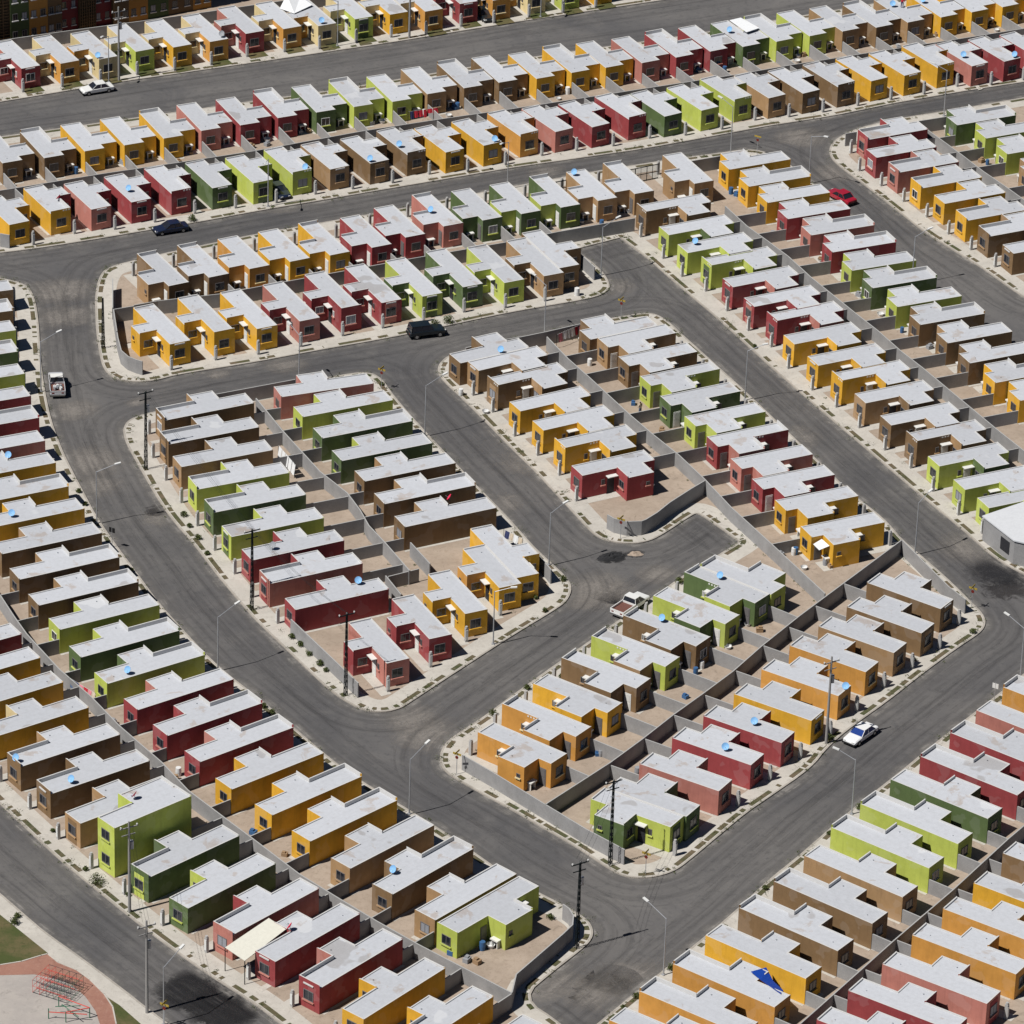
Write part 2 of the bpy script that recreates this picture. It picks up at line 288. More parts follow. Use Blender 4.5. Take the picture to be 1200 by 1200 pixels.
['M1',4,23.98,441.78,-0.6483,1,(4.8,8.1,12.1,2.1),'b','b',2,0,0],
['M1',5,27.61,446.89,-0.6464,1,(4.8,8.1,12.1,2.1),'b','b',2,0,0],
['M1',6,30.86,451.9,-0.6438,1,(4.8,8.1,12.1,2.1),'t','t',0,0,0],
['M1',7,33.81,457.46,-0.6411,1,(4.8,8.1,12.1,2.1),'l','l',2,0,0],
['M1',8,37.02,462.24,-0.6391,1,(4.8,8.1,12.1,2.1),'l','l',2,0,0],
['M1',9,40.39,467.27,-0.6371,1,(4.8,8.1,12.1,2.1),'g','g',0,0,0],
['M1',10,43.76,472.07,-0.6369,1,(4.8,8.1,12.1,2.1),'m','m',2,0,0],
['M1',11,47.19,477.11,-0.6367,1,(4.8,8.1,12.1,2.1),'m','m',2,0,0],
['M1',12,50.24,481.93,-0.6359,1,(4.8,8.1,12.1,2.1),'p','p',0,0,0],
['M1',13,53.44,487.0,-0.6332,1,(4.8,8.1,12.1,2.1),'o','o',2,0,0],
['M2',1,40.96,415.92,2.5618,-1,(4.6,7.8,11.8,2.1),'m','m',0,0,0],
['M2',2,44.24,421.15,2.5642,-1,(4.6,7.8,11.8,2.1),'m','m',0,0,0],
['M2',3,47.82,426.03,2.5672,-1,(4.6,7.8,11.8,2.1),'p','p',0,0,0],
['M2',4,51.02,431.38,2.5636,-1,(4.6,7.8,11.8,2.1),'o','o',0,0,0],
['M2',5,54.34,436.35,2.5603,-1,(4.6,7.8,11.8,2.1),'o','o',0,0,0],
['M2',6,57.7,441.26,2.5571,-1,(4.6,7.8,11.8,2.1),'y','y',0,0,0],
['M2',7,61.0,447.04,2.5534,-1,(4.6,7.8,11.8,2.1),'b','b',0,0,0],
['F',26,1.89,446.35,-2.2931,1,(3.6,7.6,12.1,2.4),'l','l',0,0,1],
['F',25,1.66,446.7,-2.2931,-1,(4.8,8.1,12.1,2.1),'t','t',0,0,0]]
ISL = {'A':[[-76.32,634.06],[-69.82,636.91],[-61.68,641.02],[-54.56,644.66],[-36.68,652.6],[-19.6,660.32],[-2.21,668.92],[15.56,677.11],[27.59,682.65],[46.04,693.14],[34.83,727.97],[-89.3,707.21]],'C':[[-73.54,589.33],[-65.2,591.29],[-60.04,593.27],[-54.35,595.8],[-47.08,599.32],[-40.27,602.47],[-33.95,605.85],[-25.95,609.64],[-17.87,613.6],[-1.46,621.51],[15.28,628.51],[23.77,632.8],[32.36,637.28],[41.03,641.11],[49.83,646.1],[58.7,650.44],[67.64,654.41],[77.26,658.6],[78.83,692.77],[67.66,689.36],[45.42,678.36],[21.38,666.27],[-2.01,656.25],[-24.76,644.79],[-47.0,635.28],[-68.71,625.99],[-77.24,622.12]],'DJ':[[-48.85,590.19],[-51.06,588.57],[-52.0,587.04],[-52.39,584.13],[-52.3,579.37],[-51.41,570.77],[-50.57,565.1],[-49.66,560.42],[-48.03,558.07],[-45.93,557.44],[-43.41,557.84],[-40.78,559.7],[-31.48,563.74],[-23.93,567.47],[-16.29,571.01],[-11.16,573.69],[-6.01,576.63],[-0.8,579.47],[4.44,581.86],[8.66,583.83],[10.36,585.15],[11.31,586.9],[11.21,588.82],[10.25,592.14],[7.55,596.72],[7.22,597.43],[7.0,597.79],[7.27,597.98],[7.65,598.26],[11.98,601.14],[12.41,601.42],[12.63,601.56],[12.84,601.2],[13.27,600.49],[15.63,596.7],[19.32,589.42],[24.48,579.78],[30.47,567.5],[36.29,556.27],[41.94,545.61],[46.96,536.05],[51.88,527.16],[54.91,520.95],[58.05,517.4],[65.22,510.68],[71.25,524.84],[64.65,553.66],[55.83,575.52],[50.74,588.12],[46.45,598.75],[43.06,608.0],[40.05,615.18],[36.94,621.44],[34.84,625.5],[32.69,628.52],[29.91,629.91],[26.51,628.58],[20.87,626.41],[9.67,621.45],[-5.74,613.49],[-17.62,606.96],[-33.56,599.22],[-43.94,593.25]],'K':[[69.52,583.06],[62.99,588.06],[58.19,596.43],[54.91,601.12],[51.69,605.87],[47.9,613.2],[44.14,620.42],[41.53,624.96],[40.1,628.56],[40.46,632.08],[41.93,634.89],[44.3,637.53],[49.58,640.96],[57.78,644.64],[67.28,649.3],[79.29,655.05],[82.45,614.03]],'H':[[-45.85,543.79],[-46.09,545.49],[-45.66,547.68],[-44.26,549.08],[-42.62,550.07],[-37.94,552.58],[-31.04,556.16],[-21.06,561.11],[-18.02,562.22],[-16.22,560.78],[-14.73,556.43],[-11.76,549.84],[-9.08,544.21],[-6.13,538.26],[-3.84,533.62],[0.03,525.89],[2.55,520.23],[5.0,515.84],[6.47,513.2],[7.05,510.9],[6.5,507.97],[5.09,505.78],[0.44,499.8],[-3.21,494.73],[-6.8,489.73],[-10.16,485.0],[-11.21,483.5],[-13.01,482.5],[-15.31,482.88],[-17.51,484.89],[-19.46,487.47],[-28.15,501.89],[-32.48,510.62],[-36.09,518.63],[-38.11,522.5],[-39.49,525.44],[-41.3,530.02],[-43.58,536.52],[-45.38,541.68]],'I':[[-9.6,562.82],[-9.36,565.1],[-8.18,567.46],[-3.79,570.53],[1.38,573.21],[7.63,576.68],[13.94,579.96],[16.58,580.62],[18.36,578.63],[20.2,574.8],[27.21,560.96],[32.99,548.85],[39.48,534.92],[42.8,529.6],[44.62,524.66],[46.22,521.76],[49.29,516.04],[51.83,510.38],[52.84,508.14],[53.08,506.06],[52.38,503.93],[49.83,500.76],[45.26,494.35],[41.24,488.27],[37.33,483.02],[34.42,478.43],[32.53,473.97],[27.76,467.69],[25.45,464.69],[22.7,460.36],[19.27,454.91],[17.94,453.05],[16.18,451.81],[14.26,451.37],[12.69,451.6],[11.21,452.8],[7.7,456.98],[1.01,463.69],[-2.16,466.69],[-4.91,469.41],[-6.29,471.04],[-6.8,472.9],[-6.76,474.98],[-6.1,477.11],[-4.69,479.13],[-2.48,482.1],[-0.25,485.63],[5.19,493.79],[8.62,498.65],[11.72,503.36],[15.54,508.76],[18.94,513.83],[21.88,517.95],[23.16,519.23],[23.56,519.65],[23.85,520.07],[25.35,521.96],[25.75,522.59],[25.95,522.9],[25.76,523.19],[25.39,523.77],[22.06,528.6],[21.29,529.36],[20.59,528.7],[17.6,524.45],[15.83,522.32],[13.69,521.48],[10.97,521.99],[9.51,523.3],[8.34,525.64],[4.86,533.18],[2.32,538.63],[-0.24,543.54],[-3.9,551.04],[-6.56,556.34],[-8.71,560.19]],'FG':[[-68.89,585.79],[-63.4,584.03],[-61.16,582.76],[-60.12,580.69],[-59.24,576.97],[-58.33,570.74],[-57.64,564.59],[-56.75,558.34],[-55.82,552.86],[-54.68,547.05],[-52.84,540.1],[-51.04,534.54],[-49.07,528.88],[-47.5,524.29],[-44.71,517.66],[-41.81,511.36],[-38.92,504.79],[-35.98,499.3],[-33.3,494.44],[-30.7,490.2],[-26.39,484.5],[-21.93,478.04],[-17.84,472.04],[-14.72,468.29],[-10.09,463.51],[-5.97,459.11],[-1.9,454.28],[1.22,450.43],[5.59,446.71],[8.37,444.19],[9.32,442.53],[9.58,440.83],[9.16,439.26],[8.22,437.66],[5.7,434.0],[2.56,429.0],[6.61,424.64],[9.95,419.01],[-6.13,405.43],[-16.35,417.51],[-23.45,426.3],[-27.91,430.68],[-32.48,435.72],[-37.17,441.33],[-40.82,445.99],[-44.43,450.57],[-48.46,456.35],[-52.06,461.6],[-58.39,470.88]],'M':[[1.83,411.43],[6.65,419.98],[11.61,427.44],[16.02,434.0],[20.18,440.22],[23.71,445.58],[27.33,451.84],[30.25,456.06],[36.16,465.52],[42.4,474.58],[46.35,480.58],[52.89,489.92],[56.5,495.25],[67.14,510.81],[73.32,476.51],[57.76,399.45],[10.0,383.82]],'park':[[-58.3,454.11],[-50.36,444.78],[-45.43,438.19],[-40.73,433.1],[-36.07,427.65],[-33.77,424.82],[-30.15,420.77],[-19.99,408.81],[-37.35,394.24],[-64.43,420.55]]}
WALLS = {"BC": {"p": [[-70.77, 603.74], [-64.54, 606.64], [-54.06, 611.69], [-43.94, 616.11], [-34.8, 620.24], [-21.21, 627.43], [-11.15, 632.0], [-1.74, 636.02], [15.29, 643.73], [28.22, 649.54], [35.59, 653.25], [46.82, 658.46], [60.83, 664.83], [72.14, 670.16]], "z": 1.9, "d": "long grey block wall between the second and third rows of houses"}, "A": {"p": [[-74.7, 651.22], [-69.2, 653.97], [-62.85, 656.8], [-52.73, 661.13], [-43.08, 665.46], [-32.99, 670.16], [-20.23, 676.34]], "z": 1.9, "d": "grey block wall behind the topmost row of houses"}, "H": {"p": [[-30.73, 550.76], [-27.06, 542.57], [-22.3, 532.99], [-18.94, 528.05], [-17.31, 524.09], [-16.19, 520.54], [-14.11, 516.49], [-11.22, 510.4]], "z": 1.9, "d": "block wall down the middle of the left central block"}, "I": {"p": [[3.55, 569.37], [6.18, 563.63], [8.67, 559.08], [11.42, 553.74], [13.74, 549.31], [16.32, 544.74], [19.17, 540.04], [22.16, 534.17], [25.08, 527.58], [29.08, 519.99], [35.13, 508.25]], "z": 1.9, "d": "pale block wall down the middle of the middle block"}, "I_s": {"p": [[22.16, 533.86], [20.55, 531.78], [18.05, 528.32], [16.56, 525.78], [15.28, 524.07], [14.79, 523.64], [13.14, 523.4], [11.68, 524.03], [10.9, 524.89]], "z": 1.9, "d": "curved block wall round the corner yard of the middle block"}, "J": {"p": [[26.01, 608.05], [28.61, 602.44], [31.2, 598.14], [33.66, 593.89], [36.26, 588.25], [38.84, 583.41], [41.39, 578.63], [44.01, 573.91], [46.47, 568.79], [49.03, 564.21], [51.81, 558.81], [54.37, 553.91], [57.07, 548.66], [62.84, 538.22]], "z": 1.9, "d": "pale block wall behind the houses right of the diagonal road"}, "K": {"p": [[53.08, 634.05], [57.25, 626.32], [59.84, 621.23], [62.33, 616.99], [67.5, 607.64]], "z": 1.9, "d": "pale block wall between the two rows at the upper right"}, "L": {"p": [[44.32, 521.21], [32.11, 503.09], [27.68, 496.06], [24.49, 490.52], [21.17, 485.6], [17.91, 480.93], [14.5, 475.62], [11.16, 470.74], [4.43, 462.02]], "z": 1.9, "d": "long dark block wall across the lower block"}, "L_s": {"p": [[-4.37, 471.32], [-1.17, 468.09], [4.43, 462.02], [8.69, 457.48], [12.63, 453.79]], "z": 1.9, "d": "grey block wall beside the pavement on the lower block"}, "FG": {"p": [[-58.47, 506.49], [-55.99, 501.67], [-54.16, 497.44], [-52.39, 493.64], [-49.84, 489.2], [-48.09, 486.21], [-44.32, 480.88], [-40.74, 474.93], [-35.7, 467.81], [-32.66, 462.58], [-28.33, 457.19], [-25.02, 453.13], [-20.37, 447.29], [-16.57, 443.4], [-12.11, 438.97], [-7.73, 434.92], [-2.72, 430.66], [1.53, 427.02]], "z": 1.9, "d": "long block wall behind the houses left of the curving road"}, "F_s": {"p": [[1.53, 427.16], [1.9, 430.33], [6.46, 437.83], [7.38, 439.51], [7.46, 441.22], [7.02, 442.45], [6.42, 443.2]], "z": 1.9, "d": "dark curved block wall at the end of the bottom left block"}, "M": {"p": [[56.93, 465.26], [53.95, 460.91], [52.19, 458.32], [45.89, 448.25], [39.37, 438.47], [36.0, 433.23], [31.98, 427.0], [28.91, 422.26]], "z": 1.9, "d": "dark block wall between the two rows at the bottom right"}, "D_s": {"p": [[4.67, 598.88], [14.41, 603.63]], "z": 1.9, "d": "dark block wall at the top of the diagonal road"}, "DE": {"p": [[-47.04, 574.28], [-44.22, 575.66], [-36.85, 578.09], [-28.67, 582.25], [-13.29, 589.91], [-1.11, 595.72], [4.67, 598.88]], "z": 1.9, "d": "block wall between the fourth and fifth rows of houses"}, "D_w": {"p": [[-50.28, 581.78], [-49.62, 573.79]], "z": 1.7, "d": "short dark wall by the pavement left of the brown houses"}, "E_w": {"p": [[-47.03, 574.05], [-49.44, 572.94], [-48.3, 565.39], [-47.62, 562.03], [-46.68, 560.52], [-45.59, 559.69], [-44.84, 559.3]], "z": 1.9, "d": "curved grey wall at the left corner of the fifth row"}, "E_e": {"p": [[6.85, 594.1], [9.33, 589.04]], "z": 1.9, "d": "pale grey wall at the right end of the fifth row"}, "H_a": {"p": [[-11.33, 516.88], [-8.98, 512.11]], "z": 1.9, "d": "pale wall between the walled yard and the bare lot of the left central block"}, "H_b": {"p": [[-13.84, 509.07], [-11.98, 504.95]], "z": 1.9, "d": "short pale wall at the rear corner of a dark red house"}, "H_c": {"p": [[-13.55, 509.25], [-10.19, 511.22]], "z": 1.7, "d": "low dark wall across the bare lot of the left central block"}, "H_n": {"p": [[-35.82, 551.28], [-26.35, 555.92]], "z": 1.9, "d": "dark wall along the top of the left central block"}, "H_s": {"p": [[-23.85, 498.68], [-19.88, 492.05], [-15.9, 485.39]], "z": 1.9, "d": "pale grey wall with shrubs at the bottom left of the left central block"}, "H_e": {"p": [[2.73, 515.84], [4.6, 511.65]], "z": 1.9, "d": "grey wall at the right corner of the left central block"}, "I_n": {"p": [[-6.22, 565.69], [-3.05, 567.52], [0.55, 569.15], [3.54, 570.75], [7.58, 573.13]], "z": 1.9, "d": "dark wall along the top of the middle block"}, "J_n": {"p": [[21.27, 621.15], [25.19, 623.04], [28.69, 624.9]], "z": 1.9, "d": "dark wall at the top of the houses right of the diagonal road"}, "K_w": {"p": [[42.36, 631.59], [43.85, 632.25]], "z": 1.9, "d": "short dark wall at the left corner of the upper right block"}, "K_n": {"p": [[50.32, 635.47], [56.13, 638.11]], "z": 1.9, "d": "dark wall above the upper right block"}, "L_e": {"p": [[44.32, 521.21], [49.05, 510.72], [50.79, 507.94]], "z": 1.9, "d": "pale grey wall at the right corner of the lower block"}, "C_w": {"p": [[-65.35, 593.13], [-64.13, 592.72]], "z": 1.9, "d": "low grey wall beside the leftmost house of the third row"}}
SW = [[-66.72, 611.24, -64.47, 606.77, "B", 1], [-61.53, 613.2, -59.52, 609.16, "B", 2], [-56.53, 615.68, -54.5, 611.58, "B", 3], [-51.58, 617.9, -49.55, 613.76, "B", 4], [-46.68, 620.4, -44.51, 615.96, "B", 5], [-41.99, 623.16, -39.58, 618.18, "B", 6], [-36.99, 625.29, -34.65, 620.42, "B", 7], [-32.23, 627.96, -29.85, 622.96, "B", 8], [-27.29, 630.11, -25.1, 625.47, "B", 9], [-22.44, 632.26, -20.39, 627.9, "B", 10], [-17.44, 634.29, -15.47, 630.14, "B", 11], [-12.9, 637.13, -10.59, 632.34, "B", 12], [-8.09, 639.44, -5.64, 634.45, "B", 13], [-3.46, 641.62, -0.91, 636.49, "B", 14], [1.53, 643.28, 3.87, 638.66, "B", 15], [6.2, 645.62, 8.67, 640.83, "B", 16], [10.78, 647.68, 13.29, 642.92, "B", 17], [15.68, 649.63, 18.11, 645.1, "B", 18], [20.31, 651.85, 22.85, 647.23, "B", 19], [24.96, 654.23, 27.68, 649.4, "B", 20], [29.46, 656.17, 32.05, 651.57, "B", 21], [34.05, 658.28, 36.58, 653.81, "B", 22], [38.67, 660.54, 41.25, 655.97, "B", 23], [43.24, 662.51, 45.75, 658.06, "B", 24], [47.93, 664.22, 50.26, 660.12, "B", 25], [52.37, 666.34, 54.75, 662.16, "B", 26], [57.08, 668.5, 59.47, 664.31, "B", 27], [61.45, 670.63, 63.89, 666.37, "B", 28], [65.84, 672.79, 68.33, 668.46, "B", 29], [-68.25, 600.38, -70.29, 603.86, "C", 1], [-63.36, 604.0, -64.77, 606.44, "C", 2], [-58.36, 605.64, -60.11, 608.68, "C", 3], [-53.46, 608.16, -55.12, 611.08, "C", 4], [-48.56, 611.08, -49.88, 613.42, "C", 5], [-43.45, 613.15, -44.83, 615.62, "C", 6], [-38.39, 615.04, -39.96, 617.81, "C", 7], [-33.57, 617.96, -34.82, 620.13, "C", 8], [-28.9, 619.85, -30.42, 622.46, "C", 9], [-23.88, 622.03, -25.64, 624.98, "C", 10], [-19.25, 624.98, -20.79, 627.52, "C", 11], [-14.36, 626.11, -16.45, 629.49, "C", 12], [-9.54, 628.56, -11.54, 631.73, "C", 13], [-4.87, 631.69, -6.33, 633.96, "C", 14], [-0.38, 633.47, -1.94, 635.84, "C", 15], [4.42, 635.33, 2.71, 637.94, "C", 16], [9.25, 638.15, 7.86, 640.27, "C", 17], [13.99, 639.46, 12.18, 642.23, "C", 18], [18.88, 641.76, 17.11, 644.45, "C", 19], [23.35, 645.0, 22.21, 646.74, "C", 20], [27.93, 646.46, 26.49, 648.66, "C", 21], [32.54, 648.35, 30.93, 650.8, "C", 22], [37.31, 650.82, 35.74, 653.22, "C", 23], [41.87, 653.14, 40.4, 655.39, "C", 24], [46.45, 655.33, 45.01, 657.52, "C", 25], [51.09, 658.25, 50.06, 659.83, "C", 26], [55.75, 659.19, 54.12, 661.68, "C", 27], [60.27, 661.11, 58.57, 663.7, "C", 28], [64.72, 663.06, 62.98, 665.74, "C", 29], [-40.68, 578.58, -39.89, 577.18, "D", 0], [-35.93, 581.29, -34.79, 579.24, "D", 1], [-31.09, 584.03, -29.85, 581.75, "D", 2], [-26.2, 586.43, -24.99, 584.18, "D", 3], [-21.32, 588.6, -20.23, 586.56, "D", 4], [-16.2, 591.15, -15.12, 589.1, "D", 5], [-12.1, 594.4, -10.5, 591.34, "D", 6], [-7.43, 597.94, -5.3, 593.82, "D", 7], [-2.52, 600.06, -0.52, 596.15, "D", 8], [2.32, 602.29, 4.13, 598.69, "D", 9], [-54.19, 503.48, -56.24, 502.35, "F", 12], [-51.54, 497.88, -53.69, 496.65, "F", 13], [-48.76, 492.75, -51.01, 491.42, "F", 14], [-45.96, 486.97, -47.72, 485.84, "F", 15], [-42.67, 481.59, -44.07, 480.64, "F", 16], [-39.05, 476.37, -40.75, 475.13, "F", 17], [-35.51, 471.32, -37.17, 470.04, "F", 18], [-31.75, 466.28, -33.76, 464.65, "F", 19], [-28.13, 461.08, -30.03, 459.45, "F", 20], [-23.69, 456.32, -25.87, 454.31, "F", 21], [-19.56, 451.55, -21.85, 449.29, "F", 22], [-15.27, 446.68, -17.42, 444.4, "F", 23], [-10.85, 442.16, -12.86, 439.85, "F", 24], [-52.75, 491.61, -51.72, 492.29, "G", 0], [-50.25, 486.7, -48.98, 487.56, "G", 1], [-47.34, 481.7, -45.78, 482.78, "G", 2], [-44.18, 476.63, -42.56, 477.79, "G", 3], [-40.42, 471.33, -39.02, 472.35, "G", 4], [-36.91, 466.28, -35.52, 467.32, "G", 5], [-33.73, 461.26, -32.52, 462.26, "G", 6], [-31.81, 454.96, -28.83, 457.67, "G", 7], [-26.74, 452.3, -25.47, 453.54, "G", 8], [-22.76, 447.25, -21.51, 448.58, "G", 9], [-18.19, 442.9, -17.24, 443.95, "G", 10], [-13.89, 438.53, -12.92, 439.64, "G", 11], [-9.48, 434.23, -8.45, 435.46, "G", 12], [-5.15, 429.32, -3.57, 431.27, "G", 13], [-0.35, 424.65, 1.47, 426.95, "G", 14], [-30.79, 547.36, -29.58, 547.98, "H", 0], [-29.85, 541.34, -27.19, 542.65, "H", 1], [-27.92, 535.81, -24.59, 537.4, "H", 2], [-25.73, 530.38, -21.85, 532.17, "H", 3], [-23.57, 525.24, -18.82, 527.53, "H", 4], [-21.28, 519.88, -16.79, 522.15, "H", 5], [-18.75, 514.82, -14.5, 517.05, "H", 6], [-16.47, 509.69, -12.08, 512.0, "H", 7], [-27.72, 549.08, -29.55, 548.35, "K0", 0], [-24.96, 544.17, -27.19, 543.08, "K0", 1], [-22.41, 539.01, -24.64, 537.9, "K0", 2], [-19.94, 533.6, -21.93, 532.61, "K0", 3], [-17.09, 528.83, -18.81, 527.96, "K0", 4], [-14.64, 523.58, -16.72, 522.52, "K0", 5], [-12.13, 518.32, -14.36, 517.17, "K0", 6], [2.36, 564.42, 5.01, 565.97, "I1", 0], [4.83, 560.21, 7.2, 561.58, "I1", 1], [7.59, 554.24, 10.28, 555.76, "I1", 2], [10.41, 549.55, 12.81, 550.89, "I1", 3], [13.03, 544.79, 15.44, 546.11, "I1", 4], [15.09, 538.61, 18.74, 540.58, "I1", 5], [9.67, 566.95, 5.73, 564.82, "I2", 0], [12.19, 562.17, 8.24, 560.06, "I2", 1], [14.77, 557.24, 10.8, 555.14, "I2", 2], [17.12, 552.25, 13.33, 550.28, "I2", 3], [19.97, 547.27, 16.11, 545.29, "I2", 4], [22.5, 542.33, 18.97, 540.54, "I2", 5], [25.18, 537.06, 21.68, 535.31, "I2", 6], [27.53, 532.25, 23.9, 530.46, "I2", 7], [30.04, 527.33, 26.28, 525.5, "I2", 8], [32.77, 521.29, 29.36, 519.65, "I2", 9], [25.74, 602.96, 27.79, 604.0, "J1", 1], [28.04, 597.97, 30.46, 599.2, "J1", 2], [30.95, 594.06, 32.89, 595.04, "J1", 3], [33.5, 588.73, 35.48, 589.73, "J1", 4], [36.01, 583.48, 38.13, 584.55, "J1", 5], [38.71, 579.24, 40.48, 580.14, "J1", 6], [40.62, 573.62, 43.31, 574.99, "J1", 7], [43.34, 568.13, 46.03, 569.49, "J1", 8], [46.09, 563.85, 48.46, 565.04, "J1", 9], [48.64, 558.72, 51.12, 559.96, "J1", 10], [51.43, 553.25, 53.96, 554.51, "J1", 11], [54.28, 548.95, 56.3, 549.95, "J1", 12], [56.58, 543.39, 59.17, 544.67, "J1", 13], [59.24, 537.84, 62.16, 539.27, "J1", 14], [31.21, 607.0, 27.41, 605.25, "J2", 2], [33.64, 602.39, 29.8, 600.64, "J2", 3], [36.46, 597.85, 32.5, 596.08, "J2", 4], [38.97, 593.11, 34.94, 591.34, "J2", 5], [41.23, 588.06, 37.36, 586.38, "J2", 6], [43.57, 583.3, 39.87, 581.67, "J2", 7], [46.39, 578.3, 42.61, 576.61, "J2", 8], [48.97, 573.59, 45.11, 571.83, "J2", 9], [52.04, 568.85, 47.67, 566.83, "J2", 10], [54.42, 563.68, 50.38, 561.79, "J2", 11], [57.18, 558.73, 52.99, 556.75, "J2", 12], [59.83, 554.28, 55.36, 552.18, "J2", 13], [53.07, 631.33, 54.16, 631.86, "K1", 0], [53.93, 625.82, 56.69, 627.18, "K1", 1], [56.6, 621.44, 59.02, 622.63, "K1", 2], [59.29, 616.86, 61.62, 618.02, "K1", 3], [62.06, 612.47, 64.15, 613.5, "K1", 4], [64.56, 607.57, 66.82, 608.68, "K1", 5], [56.93, 632.87, 54.46, 631.68, "K2", 0], [60.51, 628.97, 56.86, 627.23, "K2", 1], [63.0, 624.23, 59.3, 622.49, "K2", 2], [65.58, 618.12, 62.58, 616.72, "K2", 3], [6.56, 470.2, 9.13, 468.25, "L1", 0], [9.08, 475.83, 12.71, 473.17, "L1", 1], [12.38, 480.97, 16.13, 478.32, "L1", 2], [15.44, 486.27, 19.57, 483.47, "L1", 3], [18.63, 491.05, 22.78, 488.15, "L1", 4], [22.05, 495.64, 25.79, 492.95, "L1", 5], [25.34, 500.66, 28.84, 498.07, "L1", 6], [28.76, 505.49, 31.97, 503.03, "L1", 7], [14.23, 468.86, 11.22, 470.68, "L2", 0], [17.72, 474.29, 14.87, 476.03, "L2", 1], [21.1, 479.02, 18.02, 480.93, "L2", 2], [24.45, 483.81, 21.37, 485.74, "L2", 3], [27.54, 489.2, 24.82, 490.92, "L2", 4], [30.75, 494.52, 27.96, 496.33, "L2", 5], [34.04, 498.91, 30.89, 500.99, "L2", 6], [37.34, 503.46, 33.98, 505.71, "L2", 7], [39.8, 509.05, 37.36, 510.71, "L2", 8], [27.16, 424.3, 29.18, 422.84, "M1", 2], [30.37, 429.46, 32.46, 427.91, "M1", 3], [33.71, 434.56, 35.75, 433.01, "M1", 4], [37.35, 439.69, 39.17, 438.32, "M1", 5], [40.62, 444.73, 42.49, 443.32, "M1", 6], [43.59, 450.31, 45.97, 448.54, "M1", 7], [46.81, 455.11, 49.04, 453.46, "M1", 8], [50.2, 460.16, 52.28, 458.62, "M1", 9], [53.57, 464.96, 55.59, 463.47, "M1", 10], [31.15, 422.49, 29.76, 423.4, "M2", 1], [34.41, 427.7, 33.09, 428.56, "M2", 2], [37.97, 432.55, 36.34, 433.6, "M2", 3], [41.19, 437.93, 39.75, 438.88, "M2", 4], [44.54, 442.94, 43.09, 443.89, "M2", 5], [47.92, 447.88, 46.39, 448.88, "M2", 6], [51.24, 453.69, 49.94, 454.56, "M2", 7], [-6.44, 437.69, -8.3, 435.57, "F", 25]]
LP = [[-56.54, 554.11, 0.604, 2.66], [-47.18, 522.25, 0.301, 2.58], [-31.32, 490.25, 0.774, 2.9], [-9.64, 462.2, 0.939, 2.99], [-10.55, 546.12, 0.671, 2.93], [4.35, 515.99, 0.674, 1.95], [27.45, 557.86, 0.169, 0.97], [45.92, 521.26, 0.862, 1.42], [55.93, 493.51, 2.4, 2.6], [36.42, 464.99, 2.741, 2.26], [16.48, 433.78, 2.331, 3.11], [-32.17, 422.29, 1.02, 3.2], [56.05, 642.29, 2.853, 1.22], [27.2, 628.31, 2.503, 1.13], [-1.96, 614.89, -1.976, 2.37], [-32.5, 607.36, -1.658, 3.2], [-55.98, 644.54, -1.899, 1.69], [-25.91, 658.94, -2.556, 0.99], [1.73, 671.28, -2.102, 1.82], [-26.01, 558.1, 2.246, 1.51], [3.27, 573.68, 2.408, 1.45], [10.17, 590.59, 0.652, 2.47], [37.2, 619.79, -0.726, 2.46], [49.13, 590.77, 0.484, 1.65], [-1.6, 497.81, -0.131, 1.68]]
PL = [[-42.61, 535.54, "steel"], [-28.43, 503.58, "steel"], [-17.27, 485.8, "steel"], [11.21, 453.61, "steel"], [7.88, 438.06, "steel"], [-37.06, 442.01, "conc"], [-33.95, 424.27, "conc"], [34.27, 479.13, "conc"], [-54.66, 645.16, "conc"], [-16.21, 662.56, "conc"], [-50.13, 566.04, "steel"]]
SG = [[-16.11, 557.88, "y"], [12.64, 578.6, "y"], [30.66, 628.1, "r"], [-44.99, 516.82, "k"], [-4.93, 470.37, "y"], [12.43, 522.69, "y"], [51.63, 509.36, "y"], [14.82, 452.12, "y"], [-32.09, 422.05, "y"], [52.81, 488.76, "g"]]
CR = [["sedan", "white", -57.32, 641.45, -2.684, "white sedan parked at the kerb of the topmost street"], ["sedan", "navy", -44.38, 599.32, -2.717, "dark blue sedan parked below the third row of houses"], ["suv", "black", -11.19, 572.55, 0.322, "black off-road wagon parked beside the fifth row of houses"], ["pickup", "silver", -54.77, 555.27, 1.715, "silver pickup truck with a loaded bed on the curving road"], ["pickup", "white", 13.48, 506.69, 0.957, "white pickup truck with an empty brown bed near the lower block"], ["sedan", "whiteblue", 37.99, 480.63, -2.221, "white sedan with blue windows on the bottom right street"], ["sedan", "red", 41.18, 615.2, 2.265, "red car parked on the upper right road"], ["sedan", "black", -5.97, 670.67, -1.281, "black car parked beside a house in the topmost row"], ["sedan", "navy", -31.37, 611.47, -1.086, "dark car parked in a driveway in the third row"]]
